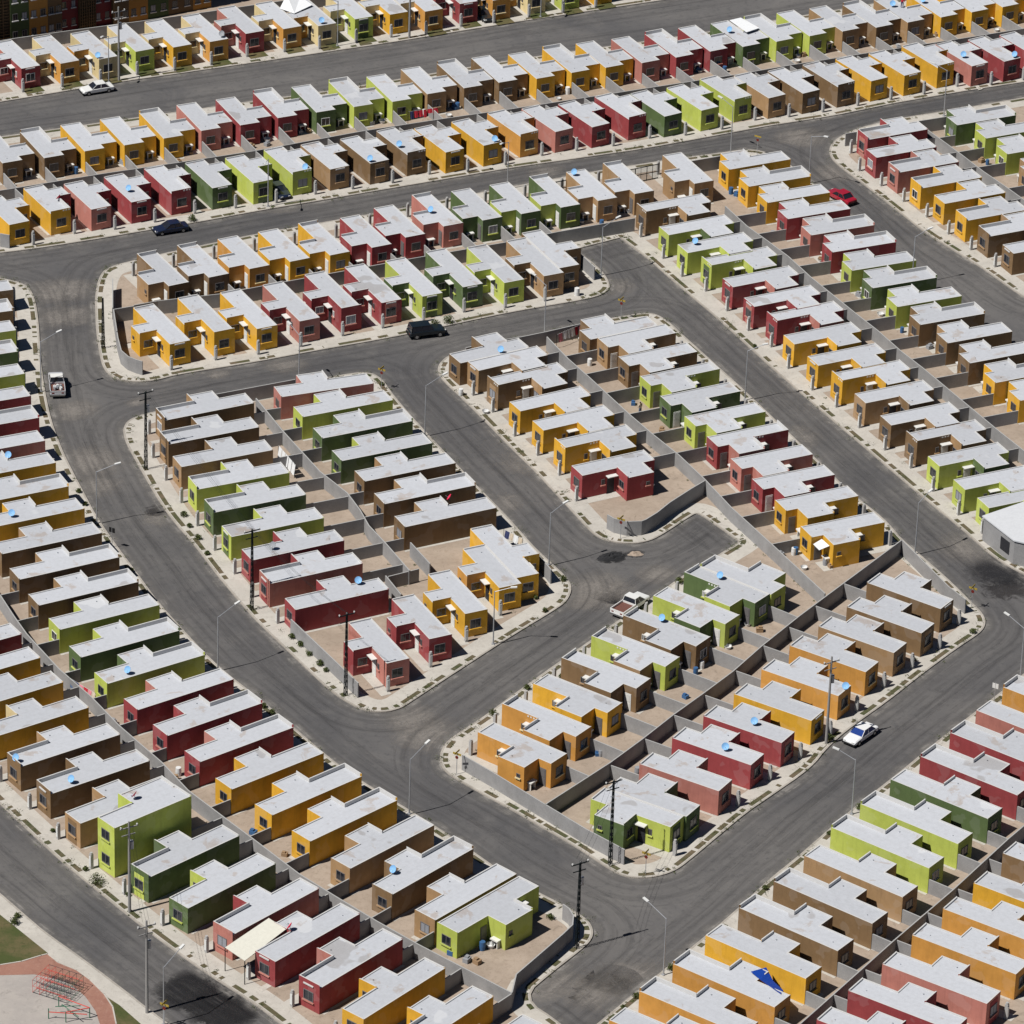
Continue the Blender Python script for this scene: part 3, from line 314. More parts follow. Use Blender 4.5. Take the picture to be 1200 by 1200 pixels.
DS = [[-57.47, 645.54, "b"], [-50.05, 604.26, "b"], [-28.14, 659.72, "b"], [-19.76, 615.61, "b"], [-16.17, 620.36, "b"], [-27.98, 612.37, "b"], [-3.8, 622.91, "b"], [-11.5, 600.87, "b"], [6.6, 613.48, "b"], [27.6, 661.06, "b"], [50.42, 671.93, "b"], [54.77, 673.63, "b"], [59.24, 655.23, "b"], [66.23, 655.8, "b"], [-1.96, 562.47, "b"], [-58.11, 531.59, "b"], [-56.35, 517.82, "b"], [-40.55, 483.92, "b"], [-50.69, 465.25, "b"], [-44.58, 461.41, "b"], [-16.73, 505.0, "b"], [23.4, 508.81, "b"], [16.84, 498.86, "b"], [36.43, 485.44, "b"], [26.42, 477.52, "b"], [23.23, 472.1, "b"], [-10.77, 446.15, "b"], [21.93, 594.18, "b"], [-26.58, 512.3, "g"], [-20.6, 435.09, "r"], [-37.45, 454.01, "r2"], [-58.65, 600.81, "r"], [-7.14, 524.8, "r"], [-41.41, 653.99, "g"]]
DC = [[11.46, 518.44, 1.9, "tar"], [14.17, 519.42, 1.6, "ash"], [56.23, 519.06, 5.5, "stain"], [52.15, 523.56, 5, "dust"], [-29.04, 428.81, 5.2, "wet"], [-26.33, 425.69, 4.6, "wet"], [-39.9, 524.4, 3.2, "dust"], [-40.51, 525.98, 2.4, "ash"], [-27.85, 563.33, 3.5, "dust"], [-35.91, 560.5, 1.8, "dust"], [11.85, 587.66, 3.5, "dust"], [32.99, 548.85, 4, "dust"], [8.87, 510.83, 5, "dust"], [-56.81, 581.41, 5.5, "dust"], [-55.65, 574.42, 5, "dust"], [-49.29, 537.18, 5, "dust"], [-48.76, 530.96, 4.5, "dust"], [-52.41, 549.81, 4, "dust"], [4.88, 431.99, 5, "dust"], [12.89, 433.21, 5, "dust"], [8.87, 508.9, 4, "dust"], [-8.31, 478.37, 4.5, "dust"], [-10.24, 481.78, 4, "dust"], [-45.04, 552.52, 1.6, "dust"], [9.94, 430.78, 4, "dust"], [11.74, 511.02, 3, "dust"], [52.87, 649.28, 3.5, "dust"], [36.81, 634.22, 5, "dust"], [41.49, 623.9, 5, "dust"], [3.0, 620.93, 3, "dust"], [16.55, 514.84, 3, "dust"], [55.89, 513.94, 4, "ash"], [1.8, 540.71, 4, "dust"], [-30.79, 608.0, 3, "dust"], [-1.01, 530.1, 3, "dust"]]
PARK = {"grass": [[-55.94, 448.59], [-49.95, 440.72], [-48.0, 438.35], [-44.54, 434.1], [-45.17, 433.6], [-47.0, 432.43], [-49.03, 431.7], [-53.91, 430.06]], "brick": [[-53.89, 429.91], [-49.03, 431.7], [-47.0, 432.43], [-45.17, 433.6], [-44.53, 433.94], [-43.38, 432.49], [-41.41, 431.24], [-40.01, 429.67], [-38.38, 427.22], [-37.37, 425.05], [-36.79, 422.14], [-36.44, 417.8], [-38.16, 417.71], [-38.36, 422.05], [-38.96, 424.22], [-40.17, 426.67], [-41.59, 428.53], [-42.94, 429.5], [-45.53, 430.25], [-48.85, 429.9], [-53.74, 428.57]], "sand": [[-53.74, 428.57], [-48.85, 429.9], [-45.53, 430.25], [-42.94, 429.5], [-41.59, 428.53], [-40.17, 426.67], [-38.96, 424.22], [-38.36, 422.05], [-38.16, 417.71], [-41.87, 408.97], [-51.53, 408.43]], "grass2": [[-38.0, 426.65], [-36.73, 425.38], [-34.4, 422.28], [-32.07, 418.78], [-36.42, 418.53], [-36.71, 422.15], [-37.14, 424.33]]}
CF = [[-44.16, 426.44], [-40.88, 423.37]]
SH = [[-40.84, 446.99, 1.0], [-42.15, 449.42, 0.35], [-46.1, 456.49, 0.3], [-36.19, 445.32, 0.35], [-8.59, 575.84, 0.9], [-10.19, 574.93, 0.7], [-41.84, 602.4, 0.7], [-37.48, 524.57, 0.5], [-36.62, 522.0, 0.4], [-35.46, 519.27, 0.5], [-34.17, 515.82, 0.35], [-23.69, 497.67, 0.45], [-22.67, 496.06, 0.5], [-21.64, 494.09, 0.4], [-20.32, 491.97, 0.55], [-19.62, 490.73, 0.35], [-1.35, 482.76, 0.55], [6.87, 492.8, 0.5], [5.96, 490.91, 0.4], [2.25, 488.3, 0.5], [18.97, 512.81, 0.6], [4.01, 505.36, 0.35], [51.41, 503.69, 0.45], [37.29, 466.09, 0.5], [33.95, 460.84, 0.35], [26.97, 450.02, 0.35], [17.24, 434.74, 0.55], [13.78, 429.59, 0.5], [12.46, 427.62, 0.3], [44.33, 476.42, 0.35], [44.56, 497.07, 0.35], [-48.86, 526.41, 0.35], [-49.88, 529.37, 0.4], [-42.43, 511.28, 0.4], [-36.32, 498.69, 0.4], [-33.36, 493.39, 0.45], [-25.91, 482.75, 0.4], [-24.96, 481.37, 0.4], [34.66, 585.02, 0.6], [39.55, 574.34, 0.5], [55.07, 575.79, 0.6], [-16.13, 558.68, 0.3], [-37.45, 444.92, 0.3], [-48.2, 440.36, 0.4], [-48.33, 439.11, 0.6], [5.99, 512.58, 0.45], [2.98, 508.13, 0.3], [5.19, 443.22, 0.5], [-24.21, 522.44, 0.3], [21.9, 549.59, 0.3], [25.29, 542.33, 0.3], [62.09, 640.29, 0.3], [35.95, 487.39, 0.2], [34.6, 479.85, 0.55], [28.98, 571.91, 0.3]]
APT = {"a": [-74.89, 652.67], "b": [-43.09, 669.28]}
AW = [{"c": "cream", "d": "cream sheet awning over the carport between a pink and a dark red house", "q": [[-26.83, 431.95, 2.75], [-24.76, 429.71, 2.75], [-21.01, 434.94, 3.15], [-22.81, 436.85, 3.15]]}, {"c": "white", "d": "white sheet cover on the roof of a dark green house in the second row", "q": [[27.66, 664.47, 3.3], [29.91, 660.55, 3.3], [31.7, 662.16, 3.3], [29.2, 665.48, 3.3]]}, {"c": "blue", "n": "tarpaulin", "d": "blue tarpaulin hanging between two yellow houses at the bottom right", "q": [[24.9, 430.1, 3.15], [25.87, 428.73, 3.1], [27.74, 426.61, 3.0], [28.03, 427.67, 2.7], [27.08, 429.25, 2.7], [26.45, 431.32, 2.9]]}, {"c": "white", "d": "small white cloth shade behind the last yellow house of the middle block", "q": [[34.14, 518.61, 2.3], [35.11, 519.33, 2.6], [35.93, 517.98, 2.5], [34.79, 517.63, 2.1]]}, {"q": [[-34.08, 664.0, 3.1], [-32.01, 662.51, 3.05], [-29.7, 665.31, 3.2], [-31.45, 667.44, 3.5], [-33.29, 666.47, 4.1]], "c": "white", "n": "plastic_sheet", "d": "crumpled white plastic sheet over the roof of a cream house in the topmost row"}]
MI = [[14.84, 553.23, "person"], [51.71, 671.73, "roofman"]]
CL = [{"a": [4.75, 569.99], "b": [7.65, 572.96], "d": "clothes line of coloured washing in the yard by the brown houses"}, {"a": [-46.85, 484.46], "b": [-43.84, 481.43], "d": "clothes line of washing behind a lime green house on the left"}, {"a": [-27.45, 539.11], "b": [-25.33, 534.64], "d": "clothes line with long white sheets in the left central block"}, {"a": [-0.85, 520.6], "b": [1.31, 518.56], "d": "clothes line with pink and white washing at the yellow corner house"}, {"a": [-15.46, 633.94], "b": [-11.66, 635.6], "d": "row of red washing behind a lime green house in the second row"}]
CU = [[13.52, 550.96, "tub"], [-2.26, 438.27, "barrel"], [-1.55, 437.24, "barrel"], [-0.71, 437.75, "tub"], [-0.04, 438.25, "barrel"], [-3.03, 435.01, "box"], [-2.01, 434.76, "box"], [-4.59, 436.29, "box"], [-13.4, 636.83, "barrel"], [30.63, 519.92, "box"], [32.09, 520.22, "barrel"], [33.15, 516.93, "tub"], [35.6, 518.08, "barrel"], [36.16, 517.52, "box"], [60.18, 627.99, "box"], [60.91, 627.25, "barrel"], [61.76, 626.52, "tub"], [59.68, 629.01, "box"], [6.52, 552.86, "tub"], [8.14, 552.98, "box"], [7.84, 552.74, "box"], [21.21, 494.09, "barrel"], [20.54, 492.76, "barrel"], [19.58, 477.32, "barrel"], [10.24, 475.0, "barrel"], [19.36, 487.6, "box"], [9.87, 475.15, "box"], [24.19, 498.54, "tub"], [26.47, 503.76, "tub"], [27.76, 502.52, "box"], [-20.3, 633.56, "box"], [-28.4, 630.48, "box"], [-29.51, 630.13, "box"], [-52.01, 618.79, "box"], [-53.38, 619.21, "tub"], [-23.19, 461.2, "box"], [-21.89, 460.12, "box"], [-20.81, 459.69, "barrel"], [55.38, 670.22, "barrel"], [56.62, 669.14, "box"], [53.63, 670.67, "box"], [27.67, 657.2, "barrel"], [30.69, 657.16, "barrel"], [-6.57, 556.78, "barrel"], [7.18, 584.68, "barrel"], [-3.53, 552.38, "tub"], [3.14, 471.28, "box"], [1.79, 471.2, "box"], [63.85, 658.67, "box"], [9.69, 607.76, "box"], [13.74, 609.08, "tub"], [12.1, 607.69, "box"], [-2.76, 600.78, "tub"], [-4.03, 604.45, "box"], [27.19, 607.81, "box"]]
UNF = {"q": [[53.79, 525.08], [56.92, 519.68], [59.36, 518.65], [63.06, 522.89], [58.61, 528.66]]}
CAM = {"pitch": 0.5012445401940029, "roll": 0.03258716033766374, "h": 289.36873013886265, "f": 6148.057407543059}
DESC = {"A": ("in the topmost row", 1), "B": ("in the second row from the top", 1), "C": ("in the third row from the top", 1), "D": ("in the fourth row from the top", 1), "E": ("in the fifth row from the top", 1), "F": ("in the row left of the curving road", 2), "G": ("in the row along the bottom left street", 2), "H": ("on the left side of the left central block", 2), "K0": ("on the right side of the left central block", 2), "H3": ("at the bottom of the left central block", 1), "I1": ("on the left side of the middle block", 2), "I2": ("on the right side of the middle block", 2), "J1": ("along the right side of the long diagonal road", 2), "J2": ("on the left side of the upper right road", 2), "K1": ("on the right side of the upper right road", 2), "K2": ("at the upper right edge", 2), "L1": ("in the upper row of the lower block", 1), "L2": ("in the lower row of the lower block", 1), "L3": ("at the bottom of the lower block", 1), "M1": ("along the bottom right street", 1), "M2": ("in the bottom right corner", 1)}
# ---------------------------------------------------------------- materials
def newmat(name, rough=0.85, spec=0.2):
    m = bpy.data.materials.new(name); m.use_nodes = True
    b = m.node_tree.nodes['Principled BSDF']
    b.inputs['Roughness'].default_value = rough
    b.inputs['Specular IOR Level'].default_value = spec
    return m, m.node_tree, b
def N(t, typ, **kw):
    n = t.nodes.new(typ)
    for k, v in kw.items():
        if k in n.inputs: n.inputs[k].default_value = v
        else: setattr(n, k, v)
    return n
def mix(t, a, b, fac, mode='MIX'):
    n = t.nodes.new('ShaderNodeMix'); n.data_type = 'RGBA'; n.blend_type = mode
    for s, v in ((0, fac), (6, a), (7, b)):
        if hasattr(v, 'is_output'): t.links.new(v, n.inputs[s])
        else: n.inputs[s].default_value = v if s == 0 else (*v, 1) if len(v) == 3 else v
    return n.outputs[2]
def ramp(t, src, stops):
    n = t.nodes.new('ShaderNodeValToRGB'); t.links.new(src, n.inputs[0])
    e = n.color_ramp.elements
    while len(e) > 1: e.remove(e[0])
    e[0].position = stops[0][0]; e[0].color = (*[stops[0][1]]*3, 1)
    for p, v in stops[1:]:
        k = e.new(p); k.color = (v, v, v, 1)
    return n.outputs[0]
def noise(t, coord, scale, detail=4, rough=0.6, dist=0.0):
    n = N(t, 'ShaderNodeTexNoise'); n.inputs['Scale'].default_value = scale; n.inputs['Detail'].default_value = detail
    n.inputs['Roughness'].default_value = rough; n.inputs['Distortion'].default_value = dist
    t.links.new(coord, n.inputs['Vector']); return n.outputs['Fac']
def world_co(t):
    return t.nodes.new('ShaderNodeNewGeometry').outputs['Position']
def obj_co(t):
    tc = t.nodes.new('ShaderNodeTexCoord'); oi = t.nodes.new('ShaderNodeObjectInfo')
    v = t.nodes.new('ShaderNodeVectorMath'); v.operation = 'ADD'
    s = t.nodes.new('ShaderNodeVectorMath'); s.operation = 'SCALE'; s.inputs[3].default_value = 137.0
    cx = t.nodes.new('ShaderNodeCombineXYZ')
    for i in range(3): t.links.new(oi.outputs['Random'], cx.inputs[i])
    t.links.new(cx.outputs[0], s.inputs[0]); t.links.new(tc.outputs['Object'], v.inputs[0]); t.links.new(s.outputs[0], v.inputs[1])
    return v.outputs[0], oi.outputs['Random']

def paint(name, c):
    m, t, b = newmat(name, 0.8, 0.25)
    co, rnd = obj_co(t)
    n1 = noise(t, co, 0.9, 5, 0.65)
    n2 = noise(t, co, 7.0, 3, 0.7)
    dark = tuple(x*0.84 for x in c); dust = tuple(x*0.8+0.2*y for x, y in zip(c, (0.34, 0.27, 0.2)))
    a = mix(t, c, dark, ramp(t, n1, [(0.35, 0), (0.7, 1)]))
    # dusty splash band at the foot of the wall (dirt that stays put)
    sx = t.nodes.new('ShaderNodeSeparateXYZ'); tc = t.nodes.new('ShaderNodeTexCoord'); t.links.new(tc.outputs['Object'], sx.inputs[0])
    mr = t.nodes.new('ShaderNodeMapRange'); t.links.new(sx.outputs[2], mr.inputs[0]); mr.inputs[1].default_value = 0.0; mr.inputs[2].default_value = 0.7; mr.inputs[3].default_value = 0.6; mr.inputs[4].default_value = 0
    mm = t.nodes.new('ShaderNodeMath'); mm.operation = 'MULTIPLY'; t.links.new(mr.outputs[0], mm.inputs[0]); t.links.new(n2, mm.inputs[1])
    a = mix(t, a, dust, mm.outputs[0])
    # rain streaks below the roof edge and patches of touched-up paint
    mpz = t.nodes.new('ShaderNodeMapping'); mpz.inputs['Scale'].default_value = (2.6, 2.6, 0.22); t.links.new(co, mpz.inputs[0])
    n4 = noise(t, mpz.outputs[0], 1.0, 5, 0.7); n5 = noise(t, co, 0.55, 2, 0.4)
    a = mix(t, a, tuple(x*0.62 for x in c), ramp(t, n4, [(0.50, 0), (0.66, 0.30), (0.8, 0.55)]))
    a = mix(t, a, tuple(min(1, x*0.85+0.075) for x in c), ramp(t, n5, [(0.56, 0), (0.585, 0.5)]))
    # faint block courses under the render coat
    br = t.nodes.new('ShaderNodeMath'); br.operation = 'FRACT'
    ml = t.nodes.new('ShaderNodeMath'); ml.operation = 'MULTIPLY'; ml.inputs[1].default_value = 5.0
    t.links.new(sx.outputs[2], ml.inputs[0]); t.links.new(ml.outputs[0], br.inputs[0])
    st = ramp(t, br.outputs[0], [(0.0, 0.09), (0.14, 0.0)])
    a = mix(t, a, tuple(x*0.6 for x in c), st)
    hv = t.nodes.new('ShaderNodeHueSaturation'); t.links.new(a, hv.inputs['Color'])
    mr2 = t.nodes.new('ShaderNodeMapRange'); t.links.new(rnd, mr2.inputs[0]); mr2.inputs[3].default_value = 0.9; mr2.inputs[4].default_value = 1.1
    t.links.new(mr2.outputs[0], hv.inputs['Value'])
    t.links.new(hv.outputs[0], b.inputs['Base Color'])
    bm = t.nodes.new('ShaderNodeBump'); bm.inputs['Strength'].default_value = 0.15; bm.inputs['Distance'].default_value = 0.02
    t.links.new(n2, bm.inputs['Height']); t.links.new(bm.outputs[0], b.inputs['Normal'])
    return m
PC = {'y': (0.78, 0.42, 0.040), 'o': (0.68, 0.33, 0.075), 'c': (0.80, 0.64, 0.34), 'm': (0.34, 0.062, 0.066), 'p': (0.52, 0.205, 0.165),
      'g': (0.115, 0.165, 0.062), 'l': (0.52, 0.59, 0.115), 'b': (0.235, 0.145, 0.072), 't': (0.42, 0.26, 0.13)}
PN = {'y': 'golden yellow', 'o': 'orange', 'c': 'cream', 'm': 'dark red', 'p': 'salmon pink', 'g': 'dark green', 'l': 'lime green', 'b': 'brown', 't': 'tan'}
PM = {k: paint('paint_'+PN[k].replace(' ', '_'), v) for k, v in PC.items()}

def mk_roof():
    m, t, b = newmat('roof_concrete', 0.9, 0.2)
    co, rnd = obj_co(t)
    n1 = noise(t, co, 0.35, 6, 0.62, 0.4); n2 = noise(t, co, 2.2, 5, 0.7); n3 = noise(t, co, 14, 3, 0.6)
    a = mix(t, (0.515, 0.53, 0.565), (0.44, 0.45, 0.475), ramp(t, n2, [(0.4, 0), (0.8, 1)]))
    n6 = noise(t, co, 0.16, 3, 0.5)
    a = mix(t, a, (0.30, 0.28, 0.27), ramp(t, n6, [(0.66, 0), (0.675, 0.55), (0.8, 0.65)]))
    a = mix(t, a, (0.60, 0.61, 0.63), ramp(t, n6, [(0.30, 0.8), (0.315, 0.0)]))
    a = mix(t, a, (0.36, 0.27, 0.20), ramp(t, n1, [(0.60, 0), (0.64, 0.4), (0.80, 0.7)]))
    a = mix(t, a, (0.60, 0.60, 0.62), ramp(t, n3, [(0.5, 0), (0.8, 0.35)]))
    # joints between the roofing strips
    tc = t.nodes.new('ShaderNodeTexCoord'); sx = t.nodes.new('ShaderNodeSeparateXYZ'); t.links.new(tc.outputs['Object'], sx.inputs[0])
    ml = t.nodes.new('ShaderNodeMath'); ml.operation = 'MULTIPLY'; ml.inputs[1].default_value = 1.08
    fr = t.nodes.new('ShaderNodeMath'); fr.operation = 'FRACT'
    t.links.new(sx.outputs[1], ml.inputs[0]); t.links.new(ml.outputs[0], fr.inputs[0])
    a = mix(t, a, (0.30, 0.30, 0.32), ramp(t, fr.outputs[0], [(0.0, 0.3), (0.05, 0.0)]))
    hv = t.nodes.new('ShaderNodeHueSaturation'); t.links.new(a, hv.inputs['Color'])
    mr2 = t.nodes.new('ShaderNodeMapRange'); t.links.new(rnd, mr2.inputs[0]); mr2.inputs[3].default_value = 0.92; mr2.inputs[4].default_value = 1.07
    t.links.new(mr2.outputs[0], hv.inputs['Value'])
    t.links.new(hv.outputs[0], b.inputs['Base Color'])
    bm = t.nodes.new('ShaderNodeBump'); bm.inputs['Strength'].default_value = 0.25; bm.inputs['Distance'].default_value = 0.03
    t.links.new(n3, bm.inputs['Height']); t.links.new(bm.outputs[0], b.inputs['Normal'])
    return m
M_ROOF = mk_roof()
def plain(name, c, rough=0.8, spec=0.3, metal=0.0, var=0.12, scale=3.0):
    m, t, b = newmat(name, rough, spec); b.inputs['Metallic'].default_value = metal
    co, _ = obj_co(t); n = noise(t, co, scale, 4, 0.6)
    a = mix(t, tuple(x*(1-var) for x in c), tuple(min(1, x*(1+var)) for x in c), n)
    t.links.new(a, b.inputs['Base Color']); return m
M_COPE = plain('coping_concrete', (0.60, 0.59, 0.575))
M_WHITE = plain('white_paint', (0.72, 0.71, 0.68))
M_FRAME = plain('window_frame', (0.16, 0.15, 0.15), 0.5)
M_GLASS = plain('dark_glass', (0.018, 0.022, 0.032), 0.12, 0.6, 0, 0.3)
M_BLIND = plain('pale_curtain', (0.30, 0.31, 0.34), 0.5)
M_DARK = plain('dark_door', (0.03, 0.03, 0.035), 0.6)
M_POST = plain('post_concrete', (0.42, 0.41, 0.40))
M_METER = plain('meter_box', (0.7, 0.7, 0.68), 0.5)
M_GALV = plain('galvanised_steel', (0.42, 0.43, 0.45), 0.45, 0.5, 0.35)
M_STEEL = plain('dark_steel', (0.012, 0.018, 0.02), 0.7, 0.2, 0.0)
M_POLEC = plain('pole_concrete', (0.30, 0.29, 0.28))
M_BLUE = plain('dish_blue', (0.24, 0.48, 0.78), 0.5)
M_RED = plain('dish_red', (0.75, 0.03, 0.09), 0.5)
M_GREY = plain('dish_grey', (0.30, 0.31, 0.33), 0.5)
M_BLACK = plain('black_rubber', (0.012, 0.012, 0.013), 0.7)
M_CHROME = plain('chrome', (0.5, 0.5, 0.5), 0.25, 0.5, 0.9)
M_YSIGN = plain('sign_yellow', (0.42, 0.30, 0.05), 0.5)
M_RSIGN = plain('sign_red', (0.16, 0.02, 0.015), 0.6)
M_TARP = plain('blue_tarpaulin', (0.012, 0.06, 0.36), 0.45)
M_CREAM = plain('cream_sheet', (0.70, 0.68, 0.59), 0.6)
M_SHEET = plain('white_sheet', (0.82, 0.83, 0.84), 0.6)
M_TANK = plain('barrel_blue', (0.05, 0.13, 0.28), 0.5)
M_BOX = plain('cardboard', (0.33, 0.22, 0.13))
M_TUB = plain('white_plastic', (0.75, 0.75, 0.74), 0.4)
M_SKIN = plain('skin', (0.35, 0.19, 0.12))
M_HAIR = plain('hair', (0.02, 0.015, 0.012))
M_JEAN = plain('blue_denim', (0.09, 0.14, 0.25))
M_SHIRT = plain('pale_shirt', (0.62, 0.52, 0.40))
M_REDS = plain('red_cloth', (0.55, 0.03, 0.05))
M_SALM = plain('pink_cloth', (0.75, 0.25, 0.3)); M_NAVY = plain('navy_cloth', (0.04, 0.05, 0.13))

def mk_block():
    m, t, b = newmat('concrete_block', 0.9, 0.15)
    co = world_co(t); n1 = noise(t, co, 0.5, 5, 0.65); n2 = noise(t, co, 6, 4, 0.7)
    a = mix(t, (0.33, 0.325, 0.325), (0.25, 0.245, 0.245), ramp(t, n1, [(0.35, 0), (0.7, 1)]))
    a = mix(t, a, (0.44, 0.43, 0.42), ramp(t, n2, [(0.5, 0), (0.8, 0.5)]))
    sx = t.nodes.new('ShaderNodeSeparateXYZ'); t.links.new(co, sx.inputs[0])
    ml = t.nodes.new('ShaderNodeMath'); ml.operation = 'MULTIPLY'; ml.inputs[1].default_value = 5.0
    fr = t.nodes.new('ShaderNodeMath'); fr.operation = 'FRACT'; t.links.new(sx.outputs[2], ml.inputs[0]); t.links.new(ml.outputs[0], fr.inputs[0])
    a = mix(t, a, (0.16, 0.16, 0.16), ramp(t, fr.outputs[0], [(0.0, 0.35), (0.12, 0.0)]))
    t.links.new(a, b.inputs['Base Color'])
    bm = t.nodes.new('ShaderNodeBump'); bm.inputs['Strength'].default_value = 0.3; bm.inputs['Distance'].default_value = 0.03
    t.links.new(n2, bm.inputs['Height']); t.links.new(bm.outputs[0], b.inputs['Normal'])
    return m
M_BLOCK = mk_block()
def mk_asphalt():
    m, t, b = newmat('asphalt', 0.9, 0.25)
    co = world_co(t)
    n0 = noise(t, co, 0.035, 5, 0.6, 0.6); n1 = noise(t, co, 0.16, 6, 0.65, 0.8); n2 = noise(t, co, 1.3, 5, 0.7); n3 = noise(t, co, 9, 3, 0.7)
    a = mix(t, (0.102, 0.099, 0.101), (0.150, 0.142, 0.137), ramp(t, n0, [(0.38, 0), (0.62, 1)]))
    a = mix(t, a, (0.195, 0.183, 0.172), ramp(t, n1, [(0.52, 0), (0.68, 0.35), (0.8, 0.6)]))
    a = mix(t, a, (0.062, 0.061, 0.064), ramp(t, n2, [(0.28, 0.5), (0.48, 0.0)]))
    a = mix(t, a, (0.25, 0.24, 0.23), ramp(t, n3, [(0.58, 0), (0.8, 0.35)]))
    t.links.new(a, b.inputs['Base Color'])
    bm = t.nodes.new('ShaderNodeBump'); bm.inputs['Strength'].default_value = 0.3; bm.inputs['Distance'].default_value = 0.02
    t.links.new(n3, bm.inputs['Height']); t.links.new(bm.outputs[0], b.inputs['Normal'])
    return m
M_ASPH = mk_asphalt()
def mk_dirt(name, c1, c2, c3):
    m, t, b = newmat(name, 0.95, 0.1)
    co = world_co(t); n1 = noise(t, co, 0.3, 6, 0.65, 0.5); n2 = noise(t, co, 1.6, 5, 0.7); n3 = noise(t, co, 8, 3, 0.7)
    a = mix(t, c1, c2, ramp(t, n1, [(0.38, 0), (0.62, 1)]))
    a = mix(t, a, c3, ramp(t, n2, [(0.5, 0), (0.75, 0.8)]))
    a = mix(t, a, tuple(x*0.6 for x in c1), ramp(t, n3, [(0.25, 0.4), (0.45, 0.0)]))
    n7 = noise(t, co, 0.75, 6, 0.75, 1.5)
    a = mix(t, a, tuple(x*0.62 for x in c1), ramp(t, n7, [(0.57, 0), (0.66, 0.6)]))
    t.links.new(a, b.inputs['Base Color'])
    bm = t.nodes.new('ShaderNodeBump'); bm.inputs['Strength'].default_value = 0.4; bm.inputs['Distance'].default_value = 0.05
    t.links.new(n3, bm.inputs['Height']); t.links.new(bm.outputs[0], b.inputs['Normal'])
    return m
M_DIRT = mk_dirt('bare_earth', (0.36, 0.288, 0.228), (0.43, 0.348, 0.278), (0.30, 0.232, 0.18))
M_CONC = mk_dirt('pavement_concrete', (0.565, 0.53, 0.475), (0.49, 0.458, 0.41), (0.42, 0.385, 0.34))
M_KERB = mk_dirt('kerb_concrete', (0.46, 0.42, 0.37), (0.36, 0.33, 0.29), (0.28, 0.25, 0.22))
M_VERGE = mk_dirt('verge_soil', (0.15, 0.115, 0.075), (0.075, 0.085, 0.04), (0.20, 0.155, 0.11))
M_GRASS = mk_dirt('grass', (0.075, 0.09, 0.032), (0.15, 0.12, 0.062), (0.06, 0.08, 0.028))
M_BRICK = mk_dirt('brick_paving', (0.36, 0.19, 0.142), (0.31, 0.155, 0.118), (0.42, 0.25, 0.195))
M_SAND = mk_dirt('play_sand', (0.43, 0.39, 0.355), (0.38, 0.345, 0.32), (0.46, 0.42, 0.385))
def mk_leaf():
    m, t, b = newmat('leaves', 0.7, 0.2)
    co = world_co(t); n = noise(t, co, 5, 3)
    t.links.new(mix(t, (0.045, 0.075, 0.02), (0.12, 0.13, 0.045), n), b.inputs['Base Color']); return m
M_LEAF = mk_leaf(); M_BARK = plain('bark', (0.12, 0.085, 0.06))
def decal_mat(name, c, lo, hi, strength, rough=0.9):
    m, t, b = newmat(name, rough, 0.3)
    tc = t.nodes.new('ShaderNodeTexCoord'); ln = t.nodes.new('ShaderNodeVectorMath'); ln.operation = 'LENGTH'
    t.links.new(tc.outputs['Object'], ln.inputs[0])
    co = world_co(t); n1 = noise(t, co, 0.7, 7, 0.7, 1.2); n2 = noise(t, co, 4, 5, 0.75)
    a = mix(t, tuple(x*0.75 for x in c), c, n2); t.links.new(a, b.inputs['Base Color'])
    # mask = noise*1.1 + (1-r) - threshold
    s = t.nodes.new('ShaderNodeMath'); s.operation = 'SUBTRACT'; s.inputs[0].default_value = 1.0; t.links.new(ln.outputs['Value'], s.inputs[1])
    ad = t.nodes.new('ShaderNodeMath'); ad.operation = 'MULTIPLY_ADD'; t.links.new(n1, ad.inputs[0]); ad.inputs[1].default_value = 1.6; t.links.new(s.outputs[0], ad.inputs[2])
    r = ramp(t, ad.outputs[0], [(0.0, 0), (1.0, 1)])
    mr = t.nodes.new('ShaderNodeMapRange'); t.links.new(ad.outputs[0], mr.inputs[0]); mr.inputs[1].default_value = lo; mr.inputs[2].default_value = hi; mr.inputs[4].default_value = strength
    # fade out completely at the rim
    mr3 = t.nodes.new('ShaderNodeMapRange'); t.links.new(ln.outputs['Value'], mr3.inputs[0]); mr3.inputs[1].default_value = 0.97; mr3.inputs[2].default_value = 0.6
    mu = t.nodes.new('ShaderNodeMath'); mu.operation = 'MULTIPLY'; t.links.new(mr.outputs[0], mu.inputs[0]); t.links.new(mr3.outputs[0], mu.inputs[1])
    mu2 = t.nodes.new('ShaderNodeMath'); mu2.operation = 'MULTIPLY'; t.links.new(mu.outputs[0], mu2.inputs[0]); t.links.new(ramp(t, n2, [(0.2, 0.5), (0.6, 1)]), mu2.inputs[1])
    t.links.new(mu2.outputs[0], b.inputs['Alpha'])
    return m
DM = {'dust': decal_mat('road_dust', (0.33, 0.30, 0.272), 0.8, 1.6, 0.8), 'tar': decal_mat('road_tar', (0.018, 0.018, 0.02), 1.0, 1.15, 0.97),
      'ash': decal_mat('road_ash', (0.05, 0.045, 0.045), 1.15, 1.5, 0.8), 'stain': decal_mat('road_stain', (0.022, 0.022, 0.026), 0.85, 1.4, 0.85),
      'wet': decal_mat('road_wet', (0.02, 0.019, 0.02), 0.85, 1.0, 0.92, 0.5)}

